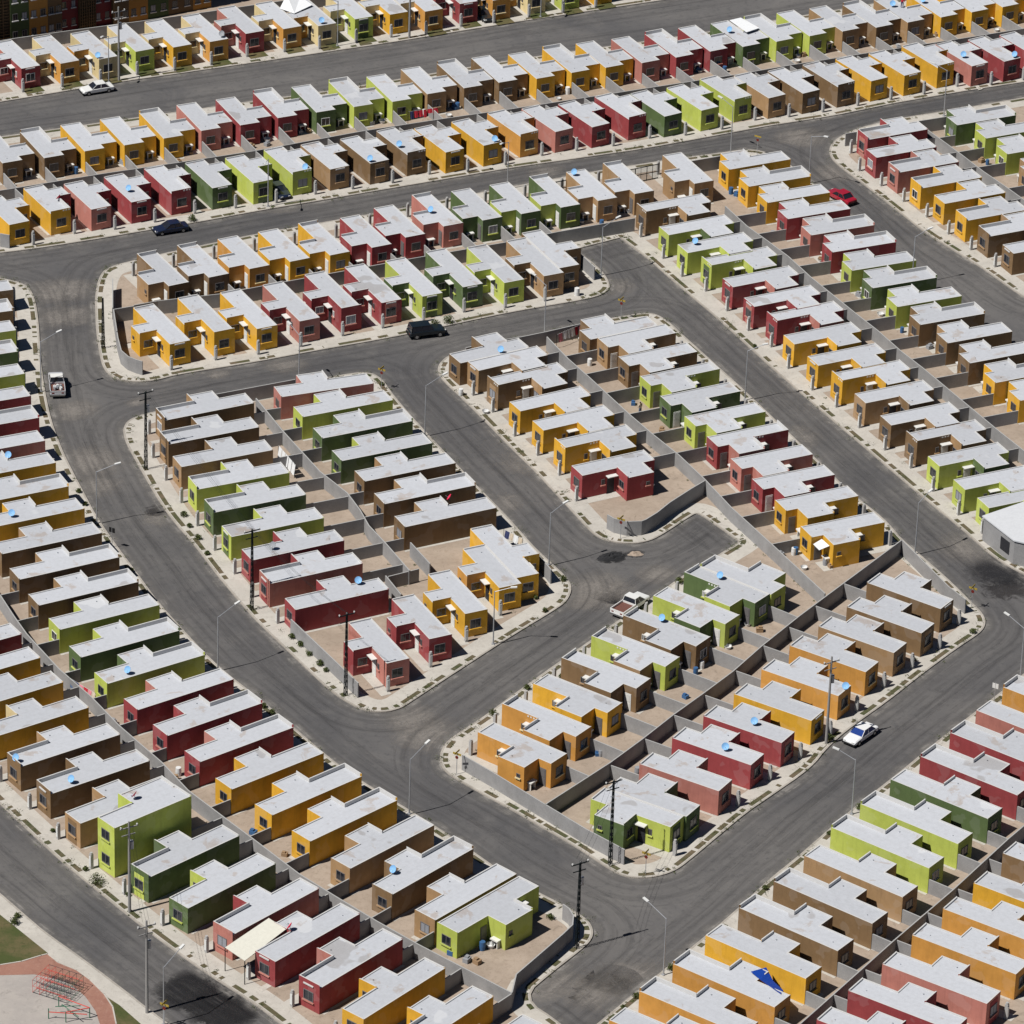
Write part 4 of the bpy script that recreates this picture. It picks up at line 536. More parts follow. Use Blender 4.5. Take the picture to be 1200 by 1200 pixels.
def mk_wear():
    # tyre tracks, dust along the kerb and fine streaks that follow the street (UV: u metres along, v 0..1 out from the kerb)
    m, t, b = newmat('road_wear', 0.9, 0.2)
    uv = t.nodes.new('ShaderNodeTexCoord').outputs['UV']
    mp = t.nodes.new('ShaderNodeMapping'); mp.inputs['Scale'].default_value = (0.07, 9.0, 1); t.links.new(uv, mp.inputs[0])
    st = noise(t, mp.outputs[0], 1.0, 6, 0.7)
    mp2 = t.nodes.new('ShaderNodeMapping'); mp2.inputs['Scale'].default_value = (0.5, 26.0, 1); t.links.new(uv, mp2.inputs[0])
    st2 = noise(t, mp2.outputs[0], 1.0, 3, 0.6)
    sx = t.nodes.new('ShaderNodeSeparateXYZ'); t.links.new(uv, sx.inputs[0])
    co = world_co(t); nb = noise(t, co, 0.45, 5, 0.7); nf = noise(t, co, 5, 4, 0.75)
    edge = ramp(t, sx.outputs[1], [(0.0, 1.0), (0.09, 0.85), (0.25, 0.0)])
    tr = ramp(t, sx.outputs[1], [(0.26, 0), (0.36, 1), (0.44, 0.2), (0.58, 0.15), (0.68, 1), (0.78, 0)])
    def mul(a_, b_, op='MULTIPLY'):
        n = t.nodes.new('ShaderNodeMath'); n.operation = op
        for i_, v_ in ((0, a_), (1, b_)):
            if hasattr(v_, 'is_output'): t.links.new(v_, n.inputs[i_])
            else: n.inputs[i_].default_value = v_
        n.use_clamp = True; return n.outputs[0]
    dust = mul(mul(edge, ramp(t, nb, [(0.32, 0.25), (0.6, 1)])), 0.85)
    dust2 = mul(ramp(t, st, [(0.50, 0), (0.70, 0.6)]), ramp(t, nb, [(0.35, 0.1), (0.65, 1)]))
    dark = mul(mul(tr, ramp(t, st, [(0.35, 1), (0.6, 0.15)])), 0.36)
    col = mix(t, (0.066, 0.064, 0.067), (0.235, 0.222, 0.210), mul(mul(dust, dust2, 'ADD'), mul(dark, 0.0), 'ADD'))
    colr = mix(t, col, (0.34, 0.315, 0.285), mul(dust, nf))
    t.links.new(colr, b.inputs['Base Color'])
    al = mul(mul(dust, dust2, 'ADD'), dark, 'MAXIMUM')
    al = mul(al, ramp(t, st2, [(0.3, 0.55), (0.6, 1)]))
    fade = ramp(t, sx.outputs[1], [(0.0, 1), (0.85, 1), (1.0, 0)])
    t.links.new(mul(al, fade), b.inputs['Alpha']); return m
M_WEAR = mk_wear()
# ---------------------------------------------------------------- mesh helpers
class MB:
    def __init__(s): s.v = []; s.f = []; s.m = []
    def face(s, pts, mi=0):
        b = len(s.v); s.v += [tuple(p) for p in pts]; s.f.append(tuple(range(b, b+len(pts)))); s.m.append(mi)
    def box(s, x0, x1, y0, y1, z0, z1, mi=0):
        p = [(x0, y0, z0), (x1, y0, z0), (x1, y1, z0), (x0, y1, z0), (x0, y0, z1), (x1, y0, z1), (x1, y1, z1), (x0, y1, z1)]
        b = len(s.v); s.v += p
        for q in ((0, 3, 2, 1), (4, 5, 6, 7), (0, 1, 5, 4), (1, 2, 6, 5), (2, 3, 7, 6), (3, 0, 4, 7)):
            s.f.append(tuple(b+i for i in q)); s.m.append(mi)
    def obox(s, c, ux, half, mi=0):
        # oriented box: centre c, ux = 2 orthonormal dirs + z, half sizes
        ax, ay, az = [Vector(a) for a in ux]; c = Vector(c); b = len(s.v)
        for dz in (-1, 1):
            for dx, dy in ((-1, -1), (1, -1), (1, 1), (-1, 1)):
                s.v.append(tuple(c+ax*half[0]*dx+ay*half[1]*dy+az*half[2]*dz))
        for q in ((0, 3, 2, 1), (4, 5, 6, 7), (0, 1, 5, 4), (1, 2, 6, 5), (2, 3, 7, 6), (3, 0, 4, 7)):
            s.f.append(tuple(b+i for i in q)); s.m.append(mi)
    def tube(s, a, c, r0, r1=None, n=6, mi=0, cap=True):
        r1 = r0 if r1 is None else r1; a = Vector(a); c = Vector(c); d = (c-a).normalized()
        x = d.orthogonal().normalized(); y = d.cross(x); b = len(s.v)
        for p, r in ((a, r0), (c, r1)):
            for k in range(n):
                t = 2*math.pi*k/n; s.v.append(tuple(p+x*r*math.cos(t)+y*r*math.sin(t)))
        for k in range(n):
            s.f.append((b+k, b+(k+1) % n, b+n+(k+1) % n, b+n+k)); s.m.append(mi)
        if cap:
            s.f.append(tuple(b+k for k in reversed(range(n)))); s.m.append(mi)
            s.f.append(tuple(b+n+k for k in range(n))); s.m.append(mi)
    def prism(s, poly, z0, z1, mi=0, mtop=None):
        n = len(poly)
        s.face([(x, y, z1) for x, y in poly], mi if mtop is None else mtop)
        s.face([(x, y, z0) for x, y in reversed(poly)], mi)
        for i in range(n):
            a = poly[i]; c = poly[(i+1) % n]; s.face([(*a, z0), (*c, z0), (*c, z1), (*a, z1)], mi)
    def mesh(s, name, flip=False, smooth=False):
        me = bpy.data.meshes.new(name)
        v = [(x, -y, z) for x, y, z in s.v] if flip else s.v
        f = [tuple(reversed(q)) for q in s.f] if flip else s.f
        me.from_pydata(v, [], f); me.polygons.foreach_set('material_index', s.m)
        if smooth: me.polygons.foreach_set('use_smooth', [True]*len(f))
        me.update(); return me
def link(name, me, mats, parent=None, loc=(0, 0, 0), rz=0.0, objslots=False):
    if isinstance(me, MB): me = me.mesh(name)
    if not me.materials:
        for m in mats: me.materials.append(m)
    o = bpy.data.objects.new(name, me); COL.objects.link(o)
    if parent: o.parent = parent
    o.location = loc; o.rotation_euler = (0, 0, rz)
    if objslots:
        for i, m in enumerate(mats):
            o.material_slots[i].link = 'OBJECT'; o.material_slots[i].material = m
    return o
TAGGED = []
def thing(name, label, cat, loc=(0, 0, 0), rz=0.0, group=None):
    o = bpy.data.objects.new(name, None); COL.objects.link(o); o.empty_display_size = 0.3
    o.location = loc; o.rotation_euler = (0, 0, rz); tag(o, label, cat, group); return o
def tag(o, label, cat, group=None):
    o['label'] = label; o['category'] = cat; o['kind'] = 'thing'; TAGGED.append(o)
    if group: o['group'] = group
def struct(name, mb, mats, kind='structure'):
    o = link(name, mb, mats); o['kind'] = kind; return o
def ordinal(n):
    return '%d%s' % (n, 'th' if 10 <= n % 100 <= 20 else {1: 'st', 2: 'nd', 3: 'rd'}.get(n % 10, 'th'))

# ---------------------------------------------------------------- ground, road, blocks
g = MB(); g.face([(-2500, -400, -0.16), (2500, -400, -0.16), (2500, 4600, -0.16), (-2500, 4600, -0.16)]); struct('ground', g, [M_DIRT])
g = MB(); g.face([(-260, 330, -0.13), (260, 330, -0.13), (260, 760, -0.13), (-260, 760, -0.13)]); struct('road', g, [M_ASPH])
def ccw(p):
    a = sum(p[i][0]*p[(i+1) % len(p)][1]-p[(i+1) % len(p)][0]*p[i][1] for i in range(len(p)))
    return p if a > 0 else p[::-1]
def smooth_poly(p, it=1):
    for _ in range(it):
        q = []
        for i in range(len(p)):
            a = p[i]; b = p[(i+1) % len(p)]
            L = math.dist(a, b); k = 0.25 if L < 8 else min(0.25, 1.2/L)
            q.append((a[0]+(b[0]-a[0])*k, a[1]+(b[1]-a[1])*k)); q.append((b[0]-(b[0]-a[0])*k, b[1]-(b[1]-a[1])*k))
        p = q
    return p
def offset(p, d):
    # inward offset of a CCW polygon
    n = len(p); out = []
    for i in range(n):
        a, b, c = Vector(p[i-1]), Vector(p[i]), Vector(p[(i+1) % n])
        e1 = (b-a).normalized(); e2 = (c-b).normalized()
        n1 = Vector((-e1.y, e1.x)); n2 = Vector((-e2.y, e2.x)); nn = (n1+n2)
        if nn.length < 1e-3: nn = n1
        nn.normalize(); k = max(0.55, nn.dot(n1)); out.append(tuple(b+nn*d/k))
    return out
def ribbon(p0, p1, z, mb, mi=0):
    n = len(p0)
    for i in range(n):
        j = (i+1) % n; mb.face([(*p0[i], z), (*p0[j], z), (*p1[j], z), (*p1[i], z)], mi)
verge = MB(); VERGP = []
for k, poly in ISL.items():
    poly = [tuple(q) for q in ccw(poly)]; poly = smooth_poly(poly, 2)
    mb = MB(); mb.face([(*q, 0.0) for q in poly]);
    for i in range(len(poly)):
        a = poly[i]; c = poly[(i+1) % len(poly)]; mb.face([(*a, -0.2), (*c, -0.2), (*c, 0), (*a, 0)], 1)
    nm = {'A': 'upper_lots', 'park': 'park_ground'}.get(k, 'housing_lots')
    struct(nm, mb, [M_DIRT if k != 'park' else M_GRASS, M_KERB])
    # worn strip of roadway following the kerb
    ow = offset(poly, -5.6); wm = bpy.data.meshes.new('road_wear'); vs = []; fs = []; uvs = []; acc_ = 0.0; kk = list(ISL).index(k)
    for i in range(len(poly)):
        j = (i+1) % len(poly); L_ = math.dist(poly[i], poly[j]); zz = -0.1235+0.0009*kk+0.000004*i
        # skip folded quads
        e0 = Vector(poly[j])-Vector(poly[i]); e1 = Vector(ow[j])-Vector(ow[i])
        if e0.dot(e1) > 0:
            b_ = len(vs); vs += [(*poly[i], zz), (*ow[i], zz), (*ow[j], zz), (*poly[j], zz)]; fs.append((b_, b_+1, b_+2, b_+3))
            uvs += [(acc_, 0), (acc_, 1), (acc_+L_, 1), (acc_+L_, 0)]
        acc_ += L_
    wm.from_pydata(vs, [], fs); ul = wm.uv_layers.new(name='UVMap')
    for i_, q_ in enumerate(uvs): ul.data[i_].uv = q_
    struct('road_surface', wm, [M_WEAR])
    o1 = offset(poly, 0.22); sw = 2.5 if k != 'park' else 3.0; o2 = offset(poly, sw)
    mb = MB(); ribbon(poly, o1, 0.014, mb); struct('kerb', mb, [M_KERB])
    mb = MB(); ribbon(o1, o2, 0.006, mb); struct('pavement', mb, [M_CONC])
    if k == 'park': continue
    # planting strips in the pavement behind the kerb
    a1 = offset(poly, 0.32); a2 = offset(poly, 0.86)
    acc = 0.0; pat = [(1.1, 1), (0.35, 0), (3.1, 1), (0.6, 0)]; pi = 0; left = pat[0][0]
    for i in range(len(poly)):
        j = (i+1) % len(poly); L = math.dist(poly[i], poly[j]); t = 0.0
        while t < L-1e-6:
            st = min(left, L-t)
            if pat[pi][1] and random.random() < 0.66:
                f0, f1 = t/L, (t+st)/L
                P = lambda A, f: (A[i][0]+(A[j][0]-A[i][0])*f, A[i][1]+(A[j][1]-A[i][1])*f, 0.018)
                VERGP.append(P(a1, (f0+f1)/2)); verge.face([P(a1, f0), P(a1, f1), P(a2, f1), P(a2, f0)])
            t += st; left -= st
            if left < 1e-6: pi = (pi+1) % len(pat); left = pat[pi][0]*random.uniform(.5, 1.5)
struct('verge', verge, [M_VERGE])
mb = MB(); mb.face([(*q, 0.012) for q in PARK['sand']]); struct('play_sand', mb, [M_SAND])
mb = MB(); mb.face([(*q, 0.020) for q in PARK['brick']]); struct('brick_path', mb, [M_BRICK])
mb = MB(); mb.face([(*q, 0.024) for q in PARK['grass']]); struct('grass', mb, [M_GRASS])
mb = MB(); mb.face([(*q, 0.024) for q in PARK['grass2']]); struct('grass', mb, [M_GRASS])
# pale concrete edging of the brick path
mb = MB()
for key in ('brick',):
    P = PARK[key][:13]
    for a, c in zip(P[:-1], P[1:]):
        d = Vector((c[0]-a[0], c[1]-a[1])); L = d.length; d /= L; nn = Vector((-d.y, d.x)); m = (Vector(a)+Vector(c))/2
        mb.obox((m.x, m.y, 0.03), ((d.x, d.y, 0), (nn.x, nn.y, 0), (0, 0, 1)), (L/2+0.02, 0.07, 0.04))
struct('path_edging', mb, [M_CONC])
for i, (x, y, r, k) in enumerate(DC):
    mb = MB(); n = 28; mb.face([(math.cos(2*math.pi*a/n), math.sin(2*math.pi*a/n), 0) for a in range(n)])
    o = struct({'dust': 'road_dust', 'tar': 'road_tar_patch', 'ash': 'road_ash_patch', 'stain': 'road_stain', 'wet': 'road_wet_patch'}[k], mb, [DM[k]])
    o.location = (x, y, -0.126+0.0007*(i % 5)); o.scale = (r*random.uniform(1.0, 1.35), r*random.uniform(0.8, 1.1), 1); o.rotation_euler = (0, 0, random.uniform(0.3, 0.9))

# ---------------------------------------------------------------- houses
W = 2.75; HT = 3.0
_cache = {}
def house_meshes(a, b, L, E, s, par, tall):
    key = (a, b, L, E, s, bool(par), tall)
    if key in _cache: return _cache[key]
    H = 5.9 if tall else HT
    lip = 0.10; zr = H-0.07; th = 0.13
    out = [(0, 0), (L, 0), (L, W), (b, W), (b, W+E), (a, W+E), (a, W), (0, W)]   # CCW
    hp = 0.38
    if par: hs = [H+.02, H+.10, H+.03, H+.03, H+.02, H+.30, H+hp, H+hp]
    else: hs = [H+.02, H+.10, H+.03, H+.03, H+.02, H+.22, H+.06, H+.05]
    wing = [0, 0, 3, 1, 1, 1, 0, 0]
    inn = []
    n = len(out)
    for i in range(n):
        p = Vector(out[i]); e1 = (p-Vector(out[i-1])).normalized(); e2 = (Vector(out[(i+1) % n])-p).normalized()
        inn.append(tuple(p+(Vector((-e1.y, e1.x))+Vector((-e2.y, e2.x)))*th))
    mb = MB()
    for i in range(n):
        j = (i+1) % n; h = hs[i]
        A, B, C, D = out[i], out[j], inn[j], inn[i]
        mb.face([(*A, -0.02), (*B, -0.02), (*B, h), (*A, h)], wing[i])
        mb.face([(*A, h), (*B, h), (*C, h), (*D, h)], 2)
        mb.face([(*D, h), (*C, h), (*C, zr-.05), (*D, zr-.05)], 2)
        for (P, Q, hn) in ((A, D, hs[i-1]), (C, B, hs[j])):
            if hn < h-1e-4: mb.face([(*P, h), (*Q, h), (*Q, hn), (*P, hn)], wing[i])
    walls = mb.mesh('walls', flip=s < 0)
    rb = MB(); rb.prism(inn, zr-0.12, zr)
    # low upstand where the wing meets the bar, plus vents
    rb.tube((a+1.0, W+E*0.55, zr), (a+1.0, W+E*0.55, zr+0.14), 0.07)
    rb.tube((L-1.4, W*0.4, zr), (L-1.4, W*0.4, zr+0.12), 0.05)
    roof = rb.mesh('roof', flip=s < 0)
    _cache[key] = (walls, roof); return _cache[key]
def box_mesh(name, *a):
    m = MB(); m.box(*a); return m.mesh(name)
_win = {}
def window_mesh(w, h):
    if (w, h) in _win: return _win[(w, h)]
    # faces -x; frame ring, pane with mullion, sill
    f = MB(); t = 0.07; d = 0.05
    f.box(-d, 0, -w/2, w/2, h-t, h); f.box(-d, 0, -w/2, w/2, 0, t)
    f.box(-d, 0, -w/2, -w/2+t, t, h-t); f.box(-d, 0, w/2-t, w/2, t, h-t); f.box(-d+.01, 0, -0.03, 0.03, t, h-t)
    p = MB(); p.box(-0.02, 0, -w/2+t, -0.03, t, h-t); p.box(-0.02, 0, 0.03, w/2-t, t, h-t)
    s = MB(); s.box(-0.17, 0, -w/2-0.1, w/2+0.1, -0.13, 0)
    _win[(w, h)] = (f.mesh('frame'), p.mesh('pane'), s.mesh('sill')); return _win[(w, h)]
DOOR = MB(); DOOR.box(-0.05, 0, -0.45, 0.45, 0.02, 2.1); DOOR.box(-0.07, -0.05, -0.32, 0.32, 0.25, 0.95); DOOR.box(-0.07, -0.05, -0.32, 0.32, 1.1, 1.95); DOOR = DOOR.mesh('door')
CANO = MB(); CANO.box(-0.65, 0, -0.65, 0.65, 2.3, 2.4); CANO = CANO.mesh('canopy')
SINK = MB(); SINK.box(0.0, 0.55, -0.5, 0.5, 0.85, 1.0); SINK.box(0.02, 0.42, -0.4, -0.3, 0.0, 0.85); SINK.box(0.02, 0.42, 0.3, 0.4, 0.0, 0.85); SINK = SINK.mesh('laundry_sink')
DOTS = MB()
for k in range(3): DOTS.box(-0.03, 0, -0.45+k*0.38, -0.25+k*0.38, 0, 0.16)
DOTS = DOTS.mesh('wall_vents')
SLOT = MB(); SLOT.box(-0.10, 0, -0.65, 0.65, 0, 0.14); SLOT = SLOT.mesh('ledge')
METER = MB(); METER.box(-0.16, 0.16, -0.16, 0.16, -0.01, 1.72); METER = METER.mesh('post')
METCAP = MB(); METCAP.tube((0, 0, 1.7), (0, 0, 1.92), 0.17, 0.15, 8); METCAP = METCAP.mesh('cap')
METBOX = MB(); METBOX.box(-0.20, -0.162, -0.14, 0.14, 0.3, 1.5); METBOX = METBOX.mesh('meter_box')
slabs = MB(); aprons = MB()
FENCEY = 0.45
def wpart(root, ang, kind, x, v, face, s, w, h, z, mats):
    # face: local angle of outward normal (0:+x, 180:-x, 90: +v)
    wn = ang+face*s if face not in (0, math.pi) else ang+face
    if math.sin(wn) > FENCEY: return None
    f, p, sl = window_mesh(w, h)
    o = link('window', f, [mats[0]], root, (x, v*s, z), (face*s if face not in (0, math.pi) else face)+math.pi, True)
    link('pane', p, [mats[1]], o, objslots=True); link('sill', sl, [mats[2]], o, objslots=True)
    return o
counts = {}
for h in H: counts[h[0]] = counts.get(h[0], 0)+1
LIGHTER = {'b': 't', 'g': 'l'}
SHORT = {'A': 'in the topmost row', 'B': 'in the second row', 'C': 'in the third row', 'D': 'in the fourth row', 'E': 'in the fifth row',
         'F': 'left of the curving road', 'G': 'on the bottom left street', 'H': 'on the left of the left central block',
         'K0': 'on the right of the left central block', 'H3': 'at the bottom of the left central block', 'I1': 'on the left of the middle block',
         'I2': 'on the right of the middle block', 'J1': 'on the right of the diagonal road', 'J2': 'on the left of the upper right road',
         'K1': 'on the right of the upper right road', 'K2': 'at the upper right edge', 'L1': 'in the upper row of the lower block',
         'L2': 'in the lower row of the lower block', 'L3': 'at the bottom of the lower block', 'M1': 'on the bottom right street', 'M2': 'in the bottom right corner'}
NUM = {}
_cn = {}
for h in H:
    if not h[11] and h[0] != 'L3': _cn[h[0]] = _cn.get(h[0], 0)+1; NUM[(h[0], h[1])] = _cn[h[0]]
hid = 0
side_words = {1: 'from the left', 2: 'from the top'}
vis_off = {'A': 0, 'B': 0, 'C': 0, 'F': 0, 'G': 3, 'M1': 1, 'M2': 1}
HL = {}
for (rn, i, x, y, ang, s, dims, c1, c2, par, tall, twin) in H:
    a, b, L, E = dims
    desc, order = DESC[rn]
    walls, roof = house_meshes(a, b, L, E, s, par, tall)
    colour = PN[c1]
    if tall: lab = 'tall two-storey lime green house, the only one this high, beside the bottom left street'
    elif twin or rn == 'L3':
        lab = {'E': 'brown house joined to the right side of the last house in the fifth row',
               'H3': 'yellow corner house joined to the right of another at the left central block',
               'I1': 'brown house joined behind the topmost one on the left side of the middle block',
               'I2': 'brown house joined behind the topmost one on the right side of the middle block',
               'L1': 'lime green house joined to the right end of the upper row of the lower block',
               'F': 'lime green house joined to a tan one, last beside the curving road',
               'L3': 'dark green right half of the joined pair at the bottom of the lower block' if twin else 'lime green left half of the joined pair at the bottom of the lower block'}[rn]
    else: lab = '%s house, %s %s %s' % (colour, ordinal(NUM[(rn, i)]), {1: 'from the left', 2: 'from the top'}[order], desc)
    short = '%s house %s' % (ordinal(NUM[(rn, i)]) if (rn, i) in NUM else 'joined', SHORT[rn])
    if tall: short = 'tall two-storey lime green house'
    HL[(rn, i, twin)] = (colour, short)
    root = thing('house', lab, 'house', (x, y, 0), ang, 'flat-roofed houses in rows')
    wp = link('walls', walls, [PM[c1], PM[c2], M_COPE, PM[c1] if rn != 'A' else PM['p' if c1 == 'm' else 'c']], root, objslots=True)
    link('roof', roof, [M_ROOF], root)
    hid += 1; rnd = random.Random(hid*31+5)
    gl = M_GLASS if rnd.random() < 0.86 else M_BLIND
    sillm = {'y': PM['y'], 'l': PM['l'], 'm': PM['p'], 'p': PM['p'], 'g': PM['l'], 'b': PM['t'], 't': PM['t'], 'o': PM['c'], 'c': PM['c']}[c1]
    mt = (M_FRAME if rnd.random() < 0.94 else M_WHITE, gl, sillm)
    acc = {'m': 'p', 'l': 'g', 'g': 'l', 'y': None, 'b': 't', 't': 'b', 'p': 'm'}.get(c1) if rnd.random() < 0.22 else None
    if acc and math.sin(ang+math.pi) <= FENCEY:
        link('front_panel', box_mesh('front_panel', -0.025, 0, -0.75, 0.75, 0.02, 2.72) if 'fp' not in _win else _win['fp'], [PM[acc]], root, (0, 1.45*s, 0), 0, True)
    for zz in ([0, 2.9] if tall else [0]):
        off = -0.025 if acc else 0
        wpart(root, ang, 'f', off, 1.45, math.pi, s, 1.3, 1.15, 1.0+zz, mt)
        wpart(root, ang, 'r', L, 1.3, 0, s, 1.2, 1.1, 1.0+zz, mt)
    wpart(root, ang, 'wf', a, W+E*0.5, math.pi, s, 1.1, 0.95, 1.1, mt)
    if rnd.random() < .9: wpart(root, ang, 'ws', b-0.75, W+E, math.pi/2, s, 0.5, 0.5, 1.5, mt)
    wpart(root, ang, 'bs', a-1.75, W, math.pi/2, s, 0.45, 0.75, 1.25, mt)
    fv = (math.pi/2)*s
    if math.sin(ang+fv) <= FENCEY:
        link('door', DOOR, [M_WHITE if rnd.random() < .62 else M_DARK], root, (a-0.75, W*s, 0), fv+math.pi, True)
        link('door_canopy', CANO, [M_WHITE], root, (a-0.75, W*s, 0), fv+math.pi)
        if L-b > 1.2: link('back_door', DOOR, [M_WHITE if rnd.random() < .4 else M_FRAME], root, (b+0.62, W*s, 0), fv+math.pi, True)
    if math.sin(ang) <= 0.8: link('laundry_sink', SINK, [M_WHITE], root, (b, (W+E*0.55)*s, 0))
    if par == 1:
        if math.sin(ang+fv) <= FENCEY: link('wall_vents', DOTS, [M_WHITE], root, (a-0.7, W*s, HT+.08), fv+math.pi)
        if math.sin(ang+math.pi) <= FENCEY: link('wall_vents', DOTS, [M_WHITE], root, (0, (W-.55)*s, HT+.08), 0)
    elif rnd.random() < .3 and math.sin(ang+math.pi) <= FENCEY:
        link('ledge', SLOT, [M_COPE], root, (0, 1.45*s, HT-.22))
    # meter pillar by the front corner (a thing of its own)
    if rn not in ('A_',) and not twin:
        u = Vector((math.cos(ang), math.sin(ang))); nn = Vector((-u.y, u.x))*s
        q = Vector((x, y))+u*(-0.75)+nn*(W+0.15)
        ml = 'meter pillar by the %s' % short
        pw = thing('meter_pillar', ml, 'pillar', (q.x, q.y, 0), ang, 'utility meter pillars by the pavement')
        link('post', METER, [M_POST], pw); link('cap', METCAP, [M_POST], pw); link('meter_box', METBOX, [M_METER], pw)
    # ground slabs of the plot
    u = Vector((math.cos(ang), math.sin(ang))); nn = Vector((-u.y, u.x))*s; O = Vector((x, y))
    def quad(mb, x0, x1, v0, v1, z):
        P = [O+u*xx+nn*vv for xx, vv in ((x0, v0), (x1, v0), (x1, v1), (x0, v1))]
        if s < 0: P = P[::-1]
        mb.face([(p.x, p.y, z) for p in P])
    if not twin:
        z = 0.010+0.0004*(hid % 7)
        quad(slabs, -1.4, a-.02, W+0.02, W+1.25, z)
        quad(slabs, 0.3, L, -0.38, -0.02, z+.0032)
        if rnd.random() < .6: quad(slabs, b+.01, min(b+1.2, L+.8), W+.6, W+E+.3, z)
        if rnd.random() < .5: quad(slabs, L+.02, L+.5, 0, W, z+.0032)
        if rnd.random() < .35: quad(slabs, -1.4, -.02, 0.4, 1.1, z+.0064)
        if rn == 'A' and rnd.random() < .6: quad(aprons, -1.7, -.02, .1, W, z+.02)
struct('paved_strips', slabs, [M_CONC])
struct('grass_patches', aprons, [M_GRASS])

# ---------------------------------------------------------------- walls
def wall_mesh(pts, h, t=0.13):
    n = len(pts); Lp = []; Rp = []
    for i in range(n):
        p = Vector(pts[i]); d1 = (p-Vector(pts[i-1])).normalized() if i > 0 else None; d2 = (Vector(pts[i+1])-p).normalized() if i < n-1 else None
        d = ((d1 or d2)+(d2 or d1)).normalized(); nn = Vector((-d.y, d.x)); k = max(0.6, nn.dot(Vector((-(d1 or d2).y, (d1 or d2).x))))
        Lp.append(p+nn*t/2/k); Rp.append(p-nn*t/2/k)
    mb = MB()
    for i in range(n-1):
        a, b, c, d = Lp[i], Lp[i+1], Rp[i+1], Rp[i]
        mb.face([(d.x, d.y, -.05), (c.x, c.y, -.05), (c.x, c.y, h), (d.x, d.y, h)])
        mb.face([(b.x, b.y, -.05), (a.x, a.y, -.05), (a.x, a.y, h), (b.x, b.y, h)])
        mb.face([(d.x, d.y, h), (c.x, c.y, h), (b.x, b.y, h), (a.x, a.y, h)], 1)
    a, d = Lp[0], Rp[0]; mb.face([(a.x, a.y, -.05), (d.x, d.y, -.05), (d.x, d.y, h), (a.x, a.y, h)])
    a, d = Rp[-1], Lp[-1]; mb.face([(a.x, a.y, -.05), (d.x, d.y, -.05), (d.x, d.y, h), (a.x, a.y, h)])
    return mb
M_WTOP = plain('wall_top', (0.40, 0.395, 0.385))
for k, v in WALLS.items():
    o = link('boundary_wall', wall_mesh(v['p'], v['z']-.05), [M_BLOCK, M_WTOP]); tag(o, v['d'], 'wall')
for x0, y0, x1, y1, rn, i in SW:
    col, lab = HL[(rn, i, 0)]
    o = link('yard_wall', wall_mesh([(x0, y0), (x1, y1)], 1.68+.12*((i*7) % 3-1)), [M_BLOCK, M_WTOP])
    tag(o, 'low block wall behind the ' + lab, 'wall', 'low walls between back yards')

# ---------------------------------------------------------------- background apartments
ax, bx = Vector(APT['a']), Vector(APT['b']); d = (bx-ax); L = d.length; d.normalize()
apt_ang = math.atan2(d.y, d.x)+0.05
root = thing('apartment_building', 'long dark multi-storey apartment building behind the topmost row of houses', 'building', (ax.x, ax.y, 0), apt_ang)
secs = [(-12, 43, 'b', 1), (43, 65, 'g', 0), (65, 87, 'o', 0), (87, 104, 'b', 0), (104, 126, 'm', 2), (126, 145, 'b', 1), (145, 166, 'm', 2), (166, 184, 'b', 0), (184, 207, 'o', 0), (207, 232, 'g', 0), (232, 262, 'b', 0), (262, 284, 'o', 0)]
sc = L/284.0; HB = 10.6
APM_SHADED = {k: plain('apartment_'+k, tuple(0.55*v for v in PC[k])) for k in 'bgom'}  # house paints darkened, so the facade's shade is put into the colour
WINB = {}
for i, (p0, p1, c, kd) in enumerate(secs):
    x0, x1 = p0*sc, p1*sc; back = {0: 0.0, 1: 0.35, 2: 0.8}[kd]
    m = MB(); m.box(x0, x1, back, 11, -0.02, HB-(0.3 if kd else 0)); link('facade_section', m, [APM_SHADED[c]], root)
    if kd == 1:
        m = MB(); n = 7
        for q in range(n+1): xx = x0+(x1-x0)*q/n; m.box(max(x0, xx-.06), min(x1, xx+.06), 0.12, 0.349, 0, HB-.4)
        for q in range(22): m.box(x0+.003, x1-.003, 0.16, 0.346, .3+q*.45, .4+q*.45)
        link('lattice_screen', m, [APM_SHADED['b']], root)
    else:
        for fl in range(4):
            nwin = 2 if (x1-x0) > 1.7 else 1
            for q in range(nwin):
                f_, p_, s_ = window_mesh(0.75 if kd == 0 else .6, 1.0)
                o = link('window', f_, [M_FRAME], root, (x0+(x1-x0)*(q+.5)/nwin, back, 1.0+fl*2.6), -math.pi/2+math.pi, True)
                link('pane', p_, [M_GLASS if (i+q+fl) % 3 else M_BLIND], o, objslots=True); link('sill', s_, [M_COPE], o, objslots=True)
m = MB(); m.box(-12*sc-.3, 284*sc+.3, 1.0, 11.3, HB+.01, HB+.3); link('roof', m, [M_ROOF], root)

# unfinished block house
q = [Vector(v) for v in UNF['q']]
root = thing('unfinished_building', 'unpainted grey block building under construction at the right edge', 'building')
m = MB(); poly = ccw([tuple(v) for v in q]); m.prism(poly, -0.02, 3.0); link('walls', m, [M_BLOCK], root)
m = MB(); m.prism(offset(poly, -0.15), 3.004, 3.16); link('roof', m, [plain('pale_cement', (0.62, 0.63, 0.65))], root)
a, b = q[0], q[1]; dd = (b-a).normalized(); nn = Vector((dd.y, -dd.x))
mid = a+(b-a)*0.72; m = MB(); m.obox((mid.x, mid.y, 1.55), ((dd.x, dd.y, 0), (nn.x, nn.y, 0), (0, 0, 1)), (0.9, 0.03, 0.8)); link('window', m, [M_DARK], root)

